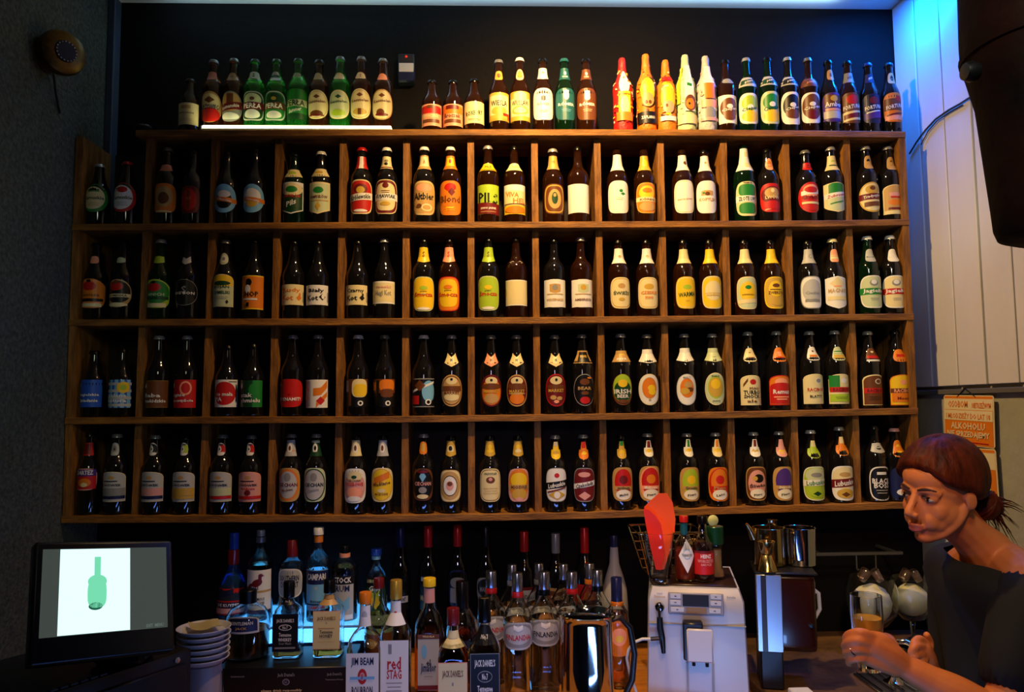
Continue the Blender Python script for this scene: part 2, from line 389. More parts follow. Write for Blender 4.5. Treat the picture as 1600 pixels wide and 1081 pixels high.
ROW0 = [
 (296, 125, 't', 'b', 'K', ('r', 'C', 6, 40, 16.5, Rr('T', .62, .35, .16), T('SZWAJCARSKIE', 'N', .05, .75, .1), *Ds('T', -.45, 3, .6)), None, 'short brown bottle with plain yellow rectangular label'),
 (332, 95, 'e', 'b', 'V', ('o', 'T', 9, 58, 16.5, Ov('C', .3, .8, .55), Ov('R', -.5, .82, .46), T('GRZYWIEC', 'I', .0, .85, .15), ('d', 'N', 0, .45, .4, .22)), ('h', 'E', 78, 92), 'brown bottle, oval label tan above, red below'),
 (364, 93, 'e', 'b', 'V', ('o', 'V', 10, 58, 16.5, Ov('T', .3, .8, .6), ('r', 'N', 0, .5, .25, .35), ('r', 'M', 0, .02, .95, .24, .12), T('Romanskie', 'W', .02, .85, .12, .12), Ov('W', -.62, .7, .24)), ('s', 'T', 76, 90, T('pils', 'N', 0, .4, .3)), 'brown bottle, grey oval label with red sash'),
 (397, 94, 'e', 'g', 'D', ('s', 'H', 12, 58, 16.5, Ov('D', 0, .88, .92, sh='s'), Ov('X', .45, .7, .42), Ov('W', -.55, .6, .32), ('o', 'N', 0, .5, .18, .12), ('r', 'M', 0, .02, .95, .24), T('PERŁA', 'W', .02, .85, .17)), ('a', 'W', 80, 92, Ov('G', 0, .2, .5)), 'bright green bottle, shield label with maroon word band, left'),
 (431, 94, 'e', 'g', 'D', ('s', 'H', 12, 58, 16.5, Ov('G', 0, .88, .92, sh='s'), Ov('D', .45, .7, .42), Ov('W', -.6, .6, .26), ('o', 'A', 0, .5, .18, .12), ('r', 'N', 0, .02, .95, .24), T('PERŁA', 'W', .02, .85, .17)), ('s', 'W', 76, 92, Rr('D', 0, 1, .3)), 'bright green bottle, label with brown word band'),
 (465, 93, 'e', 'g', 'D', ('r', 'D', 14, 62, 16.5, ('a', 'G', 0, .2, 1, .8), ('r', 'X', 0, .08, 1, .22), T('PERŁA', 'D', .08, .92, .19), T('Summer', 'W', -.38, .6, .13, .1)), ('s', 'X', 82, 90), 'green bottle, dark green label with pale band'),
 (498, 95, 'e', 'b', 'K', ('o', 'C', 14, 60, 16.5, Ov('T', 0, .9, .92), Ov('C', 0, .85, .88), ('d', 'N', 0, .55, .25, .14), T('Kasztelan', 'N', .22, .85, .09, .04), Ov('N', -.6, .5, .2), Rr('M', -.72, .6, .05)), ('z', 'C', 78, 90), 'brown bottle, cream round label with farmhouse picture'),
 (531, 90, 'e', 'g', 'V', ('o', 'C', 14, 60, 16.5, Ov('X', 0, .9, .92), ('d', 'D', 0, .55, .25, .14), T('Kasztelan', 'D', .22, .85, .09, .04), Ov('L', -.55, .55, .22)), ('z', 'C', 78, 90), 'green bottle, pale cream round label'),
 (564, 90, 'e', 'b', 'V', ('o', 'C', 14, 62, 16.5, Ov('T', 0, .9, .92), Ov('C', 0, .85, .88), ('d', 'N', 0, .6, .25, .14), T('Kasztelan', 'N', .25, .85, .09, .04), Ov('A', -.5, .55, .2), Rr('N', -.5, .12, .2)), ('z', 'C', 79, 91, Ov('N', 0, .2, .4)), 'brown bottle, cream round label with golden picture'),
 (598, 93, 'e', 'b', 'V', ('o', 'T', 13, 61, 16.5, Ov('C', 0, .9, .92), ('d', 'N', 0, .6, .25, .14), T('Kasztelan', 'N', .25, .85, .09, .04), Ov('N', -.5, .3, .22, -.1), Ov('M', -.65, .5, .1)), ('z', 'E', 77, 89), 'brown bottle, cream round label with barrel picture'),
 (675, 127, 't', 'b', 'K', ('r', 'E', 4, 38, 16, ('a', 'R', 0, .5, .9, .36), T('Broczek', 'C', -.05, .8, .2), Rr('N', -.55, .7, .16), ('a', 'N', 0, .75, .3, .14)), None, 'short brown bottle with orange-red label'),
 (708, 127, 't', 'b', 'K', ('r', 'E', 4, 38, 16, ('a', 'O', 0, .5, .9, .36), T('Broczek', 'N', -.05, .8, .2), Rr('N', -.55, .7, .16), ('a', 'M', 0, .72, .5, .18)), None, 'short brown bottle with amber and orange label'),
 (741, 125, 't', 'b', 'K', ('r', 'C', 8, 42, 16, T('ROXBURY', 'D', -.05, .85, .22, .1), Rr('X', .6, .5, .18), *Ds('N', -.6, 2, .5)), None, 'short brown bottle with cream label, green word'),
 (780, 95, 'n', 'b', 'V', ('r', 'A', 12, 56, 16, Rr('C', .1, .85, .7), T('WIESLA', 'K', .25, .8, .2), Ov('A', -.3, .6, .3), Rr('R', -.68, .3, .22, 0, .6), Rr('A', -.78, .7, .12)), ('s', 'A', 78, 93, Ov('N', 0, .4, .5)), 'brown bottle, gold label with dark blackletter word'),
 (813, 92, 'n', 'b', 'W', ('r', 'A', 12, 58, 16, ('a', 'C', 0, .55, .5, .42), Rr('C', -.1, .85, .6), T('WIUSLAW', 'K', .2, .85, .18), Ov('A', -.3, .65, .3), Ov('C', -.3, .5, .2)), ('o', 'C', 77, 96, Ov('O', 0, .5, .7), Ov('Y', 0, .3, .4)), 'brown bottle, gold label and round amber neck label'),
 (849, 93, 'n', 'b', 'K', ('s', 'W', 13, 63, 16, ('o', 'K', 0, .45, .08, .1), ('h', 'K', 0, .35, .16, .16), T('RÓMER', 'V', .02, .6, .09), *Ds('T', -.4, 2, .3)), ('v', 'W', 79, 98, Ov('T', .2, .18, .2)), 'brown bottle, white oval label with small dark emblem'),
 (883, 93, 'n', 'd', 'F', ('s', 'F', 13, 63, 16, Ov('W', .48, .2, .22), ('h', 'W', 0, .6, .2, .3), T('RÓMER', 'W', .0, .8, .11), *Ds('S', -.35, 2, .35)), ('r', 'F', 79, 98, Ov('W', .1, .2, .3), T('ROMER', 'W', -.5, .5, .14)), 'dark bottle with teal oval label and neck'),
 (917, 93, 'n', 'b', 'K', ('s', 'N', 13, 63, 15.5, Ov('W', .4, .22, .18), ('h', 'W', 0, .55, .2, .3), T('RÓMER', 'W', .0, .8, .11), *Ds('C', -.35, 2, .35)), ('r', 'N', 79, 96, Ov('W', .1, .2, .3), T('ROMER', 'W', -.5, .4, .14)), 'brown bottle, dark brown label with white emblem'),
 (974, 92, 'e', 'p', None, ('r', 'R', 5, 100, 14, Ov('W', .4, .45, .42), ('r', 'Y', 0, -.25, .5, .35), Ov('C', -.35, .35, .3), Rr('O', -.72, .7, .14), T('piwo', 'R', .0, .6, .05), *[('o', 'O', -.8+.4*i, .85-.13*i, .12, .03) for i in range(5)]), None, 'bottle wrapped in red and white printed paper'),
 (1011, 86, 'e', 'p', None, ('r', 'O', 4, 104, 14, Ov('Y', .1, .6, .4), Ov('T', -.2, .5, .22), Rr('K', -.75, 1, .18), T('ZAPLANO', 'W', -.75, .7, .05), Rr('K', -.1, .18, .75, 0, .75), Ov('N', -.28, .12, .06, -.15), Ov('N', -.28, .12, .06, .15)), None, 'bottle wrapped in yellow and black printed paper'),
 (1042, 95, 'e', 'p', None, ('r', 'O', 4, 92, 14, Ov('Y', 0, .6, .5), Ov('E', -.35, .45, .22), Ov('N', -.3, .1, .06, -.15), Rr('W', -.75, .7, .08), Rr('R', .7, .7, .08)), None, 'shorter bottle wrapped in orange printed paper'),
 (1073, 87, 'e', 'p', None, ('r', 'X', 4, 104, 14, Rr('W', .2, .4, .75, 0, .15), Ov('N', -.3, .48, .25, .2), Ov('O', -.33, .35, .17, .2), Rr('C', -.8, .9, .14), Rr('L', .3, .18, .6, 0, -.8), Ov('K', -.33, .08, .04, .1)), None, 'bottle wrapped in pale green printed paper'),
 (1105, 89, 'e', 'p', None, ('r', 'H', 4, 102, 14, ('r', 'O', 0, .1, .45, .24), Rr('E', -.3, .7, .12), Ov('V', -.6, .5, .2), Rr('W', .65, .5, .3), Rr('P', -.8, .8, .05)), None, 'bottle wrapped in white paper with orange square'),
 (1136, 95, 'w', 'b', 'K', ('r', 'W', 8, 52, 15.5, Ov('N', .1, .8, .7), Ov('W', .2, .25, .16), T('Ciepan', 'W', -.02, .8, .12, .1), Ov('N', -.5, .5, .3)), ('s', 'V', 71, 80), 'brown bottle, white label with brown round'),
 (1169, 92, 'w', 'd', 'H', ('s', 'W', 7, 55, 16, Ov('L', .35, .7, .5), Ov('Y', -.5, .7, .38), Ov('W', .1, .25, .16), T('Ciepan', 'D', -.02, .85, .13, .1)), ('r', 'H', 66, 82, ('r', 'D', 0, 0, .8, .5, .2), T('piwo', 'W', 0, .5, .3, .2)), 'dark bottle, white label with lime and yellow rounds'),
 (1202, 91, 'w', 'd', 'K', ('s', 'X', 7, 58, 16, Ov('G', .35, .75, .5), Ov('Y', -.5, .7, .38), Ov('W', .2, .25, .16), T('Cietrzew', 'D', .0, .85, .13, .1)), ('r', 'H', 68, 84, ('r', 'D', 0, 0, .8, .5, .2), T('piwo', 'W', 0, .5, .3, .2)), 'dark bottle, pale label with green upper round'),
 (1234, 91, 'w', 'k', 'H', ('s', 'W', 6, 57, 16, Ov('K', .15, .8, .7), Ov('W', .2, .25, .14), Ov('N', -.35, .6, .3), T('Ciepan', 'W', .0, .7, .1, .1)), ('r', 'H', 68, 83, ('r', 'K', 0, 0, .8, .6, .2), T('piwo', 'W', 0, .5, .3, .2)), 'black bottle, white label with black round'),
 (1266, 92, 'w', 'b', 'V', ('s', 'W', 8, 56, 16, Ov('N', .1, .85, .8), Ov('W', .25, .25, .14), T('Ciepan', 'W', .02, .85, .12, .1), Ov('M', -.45, .5, .3)), ('r', 'N', 66, 80, T('piwo', 'P', 0, .5, .3, .1)), 'brown bottle, chestnut-brown round on white label'),
 (1298, 96, 'n', 'k', 'K', ('s', 'U', 10, 56, 15.5, Rr('N', .55, .8, .3), ('o', 'A', 0, .6, .3, .2), T('Amber', 'W', .2, .9, .17), Rr('H', -.5, .85, .25), Rr('P', -.15, .7, .08), Rr('U', -.85, .9, .06)), ('s', 'T', 78, 95, Ov('N', 0, .3, .4)), 'black bottle, purple and brown label, pale lettering'),
 (1328, 97, 'n', 'b', 'K', ('s', 'N', 8, 56, 15.5, Ov('R', .55, .5, .3), Rr('C', -.5, .9, .3, .1), T('FORTUNA', 'W', .08, .9, .14, .1), Rr('M', -.5, .7, .15, .1)), ('r', 'V', 74, 90, T('FOR', 'K', 0, .4, .3, .2)), 'brown bottle, brown label with red seal'),
 (1360, 100, 'n', 'k', 'I', ('s', 'I', 8, 54, 15.5, Ov('M', .55, .35, .25), T('FORTUNA', 'W', .1, .9, .14, .1), Rr('U', -.45, .8, .22, .1), Rr('W', -.2, .6, .04, .1)), ('r', 'I', 74, 88, T('FOR', 'W', 0, .4, .3, .2)), 'black bottle, dark navy label with white lettering'),
 (1393, 100, 'n', 'k', 'K', ('s', 'O', 10, 56, 15.5, Rr('N', .2, .9, .4), Ov('R', .6, .3, .2, .3), T('FORTUNA', 'W', .08, .9, .14, .1), Rr('E', -.7, .85, .16), Rr('M', -.45, .7, .06, .1)), ('s', 'T', 72, 90, Ov('K', 0, .4, .5)), 'dark bottle, orange label crossed by brown band'),
]
ROW1 = [
 (153, 258, 'n', 'k', 'H', ('o', 'G', 13, 58, 16.5, Ov('C', 0, .82, .8, -.08), T('Samuskie', 'D', 0, .85, .12), T('pilsen', 'G', .45, .4, .08), *Ds('T', -.35, 3, .4)), None, 'black bottle, cream round label rimmed in green'),
 (197, 254, 'n', 'k', 'R', ('o', 'R', 13, 60, 16.5, Ov('W', 0, .8, .82, -.08), Ov('R', .5, .35, .2), T('Samuskie', 'D', -.02, .85, .12), *Ds('V', -.35, 3, .4)), None, 'black bottle, white round label rimmed in red'),
 (260, 232, 'e', 'k', 'V', ('s', 'O', 12, 58, 16, Ov('T', .1, .7, .7), Ov('N', .0, .4, .4), Rr('C', -.9, .6, .05)), ('h', 'E', 78, 90), 'black bottle, plain brownish-orange rounded label'),
 (301, 235, 'e', 'k', 'K', ('s', 'M', 11, 54, 14.5, Ov('R', 0, .7, .8), Rr('N', 0, .12, .7), T('ALE', 'O', .1, .3, .1)), None, 'black bottle, dark red label with vertical script'),
 (354, 237, 'l', 'k', None, ('o', 'S', 12, 57, 16, Ov('K', -.1, .62, .6), Ov('W', .3, .5, .25), ('r', 'O', .1, -.08, .95, .15, -.1), T('Okocim', 'W', -.08, .7, .09, -.1), ('v', 'K', 0, -.45, .3, .2)), None, 'long-neck dark bottle, pale blue label, black centre'),
 (398, 233, 'l', 'k', None, ('o', 'S', 12, 57, 16, Ov('W', .1, .7, .6), Ov('A', -.3, .45, .3), ('r', 'O', .1, -.08, .95, .15, -.1), T('Okocim', 'W', -.08, .7, .09, -.1)), None, 'long-neck dark bottle, pale blue label, golden centre'),
 (459, 240, 'e', 'd', 'K', ('v', 'W', 10, 60, 16, ('v', 'D', 0, -.1, .9, .82), Ov('C', .55, .9, .4), Ov('G', .55, .45, .2), T('NAMYSŁÓW', 'R', .15, .9, .12), Rr('D', -.35, .8, .25), T('Pils', 'W', -.3, .45, .17, .12)), ('v', 'C', 68, 82, Ov('L', .1, .4, .4)), 'green bottle, white and green shield label'),
 (501, 238, 'e', 'k', 'W', ('v', 'C', 10, 60, 16, ('v', 'X', 0, 0, .9, .9), Ov('G', .5, .4, .2), T('NAMYSŁÓW', 'M', .1, .9, .12), Rr('T', -.15, .8, .04), ('d', 'A', 0, -.5, .2, .3)), ('v', 'C', 69, 83, Ov('A', .1, .4, .4)), 'black bottle, pale green shield label, white cap'),
 (565, 232, 'e', 'k', 'R', ('s', 'C', 10, 64, 16.5, Ov('R', 0, .9, .93, sh='s'), Ov('M', .45, .5, .3), Ov('A', .4, .3, .2), ('r', 'W', 0, 0, 1, .2, .08), T('Królewskie', 'K', 0, .93, .15, .08), Ov('W', -.8, .5, .08)), ('r', 'R', 83, 103, Rr('W', 0, .28, 1), ), 'black bottle, red oval label with white sash'),
 (604, 232, 'e', 'k', 'W', ('s', 'C', 10, 64, 17, Ov('M', 0, .92, .95, sh='s'), Ov('C', 0, .75, .8, sh='s'), Ov('M', .66, .22, .16), ('r', 'W', 0, 0, 1.03, .2), T('KUJAWIAK', 'K', 0, .93, .14), Ov('A', -.4, .35, .12), *Ds('M', .35, 2, .3)), ('r', 'C', 83, 103, T('1858', 'K', .3, .4, .2), Ov('K', -.2, .3, .25), Rr('M', -.8, .8, .1)), 'black bottle, maroon-rimmed cream label, dark word band'),
 (663, 231, 'e', 'k', 'W', ('s', 'T', 8, 62, 16.5, Ov('C', 0, .94, .96, sh='s'), Ov('T', 0, .9, .92, sh='s'), Ov('E', .6, .6, .22), T('Altbier', 'K', .1, .95, .2), Ov('C', -.55, .4, .22, .2), Ov('T', -.55, .28, .14, .2), Ov('N', -.45, .2, .12, -.35)), ('r', 'T', 82, 105, Rr('C', 0, .7, .8), T('A', 'R', .1, .2, .3)), 'black bottle, parchment label with black gothic word'),
 (704, 231, 'e', 'b', 'W', ('s', 'O', 8, 62, 16.5, Ov('Y', 0, .6, .6), Ov('O', -.02, .95, .5), Ov('R', .62, .42, .24), ('d', 'M', .1, .35, .25, .25), T('Blond', 'N', -.06, .95, .2), *Ds('Y', -.6, 2, .4)), ('r', 'O', 82, 104, Rr('Y', 0, .6, .7), Ov('R', .2, .2, .3)), 'brown bottle, orange label with red seal'),
 (763, 229, 'w', 'b', 'H', ('r', 'L', 10, 56, 16.5, Rr('L', .2, 1, .8), T('PILS', 'K', .08, .95, .36, -.06), ('r', 'M', 0, -.62, 1, .38, -.05), T('PIWO JASNE', 'W', -.62, .7, .09), T('niepasteryzowane', 'T', -.84, .7, .06)), ('a', 'Y', 79, 92, T('PILS', 'K', 0, .5, .35)), 'brown bottle, lime green label, big black letters'),
 (804, 230, 'w', 'b', 'K', ('r', 'Y', 10, 56, 16.5, Rr('W', .55, 1, .45), ('r', 'C', 0, .1, 1, .5), T('VIVA', 'O', .32, .6, .16, -.04, -.25), T('HEL', 'O', -.1, .6, .17, .0, .3), Rr('N', -.32, .9, .03), Ov('O', -.7, .8, .25)), ('a', 'C', 79, 92, T('VIVA', 'A', 0, .5, .3)), 'brown bottle, yellow and white label, orange letters'),
 (865, 234, 'e', 'b', 'H', ('s', 'N', 10, 57, 15.5, Ov('A', 0, .9, .93, sh='s'), Ov('N', 0, .8, .85, sh='s'), Ov('T', 0, .55, .65), Ov('D', .05, .25, .4), Ov('T', .25, .12, .12)), ('r', 'T', 82, 104, Rr('A', 0, .5, .8), T('PIWO', 'K', .1, .3, .2)), 'brown bottle, bronze oval portrait label, gold neck'),
 (904, 231, 'w', 'b', 'K', ('r', 'W', 12, 57, 17), None, 'brown bottle with blank white wrap label'),
 (966, 234, 'e', 'b', None, ('s', 'W', 11, 62, 16, Ov('W', 0, .9, .9), Ov('G', .38, .14, .1, .15), ('d', 'G', .3, .2, .2, .1), *Ds('X', -.05, 2, .3)), ('r', 'W', 80, 106), 'brown bottle, blank white oval, tiny green leaf'),
 (1008, 234, 'e', 'b', None, ('s', 'A', 11, 59, 15.5, Ov('O', 0, .92, .95, sh='s'), Ov('Y', .35, .7, .45), ('r', 'C', 0, -.08, 1, .14), T('KÖNIG', 'N', -.08, .8, .09), Ov('T', -.55, .7, .3), Ov('O', .5, .4, .15)), ('r', 'A', 80, 104, Ov('Y', 0, .4, .5)), 'brown bottle, golden-orange oval label, gold neck'),
 (1068, 234, 'e', 'b', None, ('s', 'W', 11, 63, 15.5, Ov('C', 0, .92, .95, sh='s'), Ov('W', 0, .85, .9, sh='s'), T('jasne piwo', 'T', -.15, .8, .07, .04)), ('r', 'W', 80, 105, Ov('N', .0, .25, .22, .3)), 'brown bottle, nearly blank white oval label'),
 (1103, 236, 'e', 'b', 'K', ('s', 'W', 11, 62, 15.5, Ov('W', 0, .92, .95, sh='s'), ('a', 'T', .0, .25, .5, .16), Ov('N', .2, .2, .12), T('KOPYLIN', 'T', -.15, .85, .1), Ov('G', .25, .1, .06, -.3)), ('r', 'W', 79, 104, Ov('T', .1, .2, .15)), 'brown bottle, white oval label with small building'),
 (1165, 226, 'e', 'd', None, ('s', 'C', 7, 61, 16, ('s', 'G', 0, .5, .72, .35), ('s', 'G', 0, -.55, .72, .32), ('r', 'W', 0, .0, 1, .18), T('ZŁOTE LWY', 'D', 0, .9, .12), T('PREMIUM', 'K', .92, .4, .04)), ('r', 'W', 79, 116, ('r', 'C', .2, 0, .3, .7)), 'dark green bottle, white foil neck, green-white label'),
 (1202, 234, 'e', 'k', 'K', ('s', 'R', 13, 58, 16, Ov('M', .2, .9, .6), Ov('T', .35, .6, .35), T('LWÓW', 'C', .05, .7, .14), Ov('C', .5, .15, .15), ('r', 'E', 0, -.72, .6, .05, .12), Ov('R', -.5, .7, .3)), ('o', 'E', 80, 100, Ov('O', 0, .5, .6)), 'black bottle, red label with tan crest'),
 (1262, 236, 'e', 'k', 'V', ('o', 'R', 12, 60, 17, Ov('E', .45, .6, .4), ('r', 'W', 0, .35, .75, .14, .08), Ov('R', .5, .5, .2), T('GRYBÓW', 'M', .02, .85, .14), Rr('C', -.35, .7, .07), Ov('R', -.65, .5, .2)), ('h', 'R', 80, 93, Ov('M', 0, .3, .4)), 'black bottle, bright red oval label'),
 (1302, 231, 'e', 'k', 'H', ('h', 'C', 13, 60, 16.5, ('a', 'G', 0, .55, .6, .4), Ov('X', -.3, .8, .6), ('r', 'W', 0, .15, .95, .17, .12), T('Żubrowe', 'R', .15, .85, .12, .12), Rr('G', -.35, .5, .04, .1)), ('r', 'C', 80, 104, Ov('L', .1, .4, .3), Rr('D', -.3, .6, .1)), 'black bottle, pale label, green top, tilted banner'),
 (1357, 230, 'e', 'k', 'H', ('o', 'A', 13, 60, 17, Ov('C', .0, .9, .9), Ov('A', .5, .5, .3), Ov('N', .6, .2, .14), ('r', 'M', 0, .05, 1, .2, .06), T('Tradycyjne', 'W', .05, .8, .12, .1), ('r', 'N', 0, -.45, .6, .15, .05)), ('s', 'T', 82, 104, Ov('K', .2, .4, .35), Rr('M', -.6, .7, .12)), 'black bottle, gold label with maroon ribbon'),
 (1392, 230, 'e', 'k', 'H', ('a', 'C', 10, 56, 16, ('a', 'T', 0, .1, .88, .85), Rr('P', .35, .5, .12), Rr('R', .15, .4, .06), Ov('O', -.2, .6, .2), ('w', 'M', 0, -.62, .6, .08)), ('s', 'T', 80, 102, Ov('N', .1, .35, .4)), 'black bottle, arched tan label with faded red print'),
]
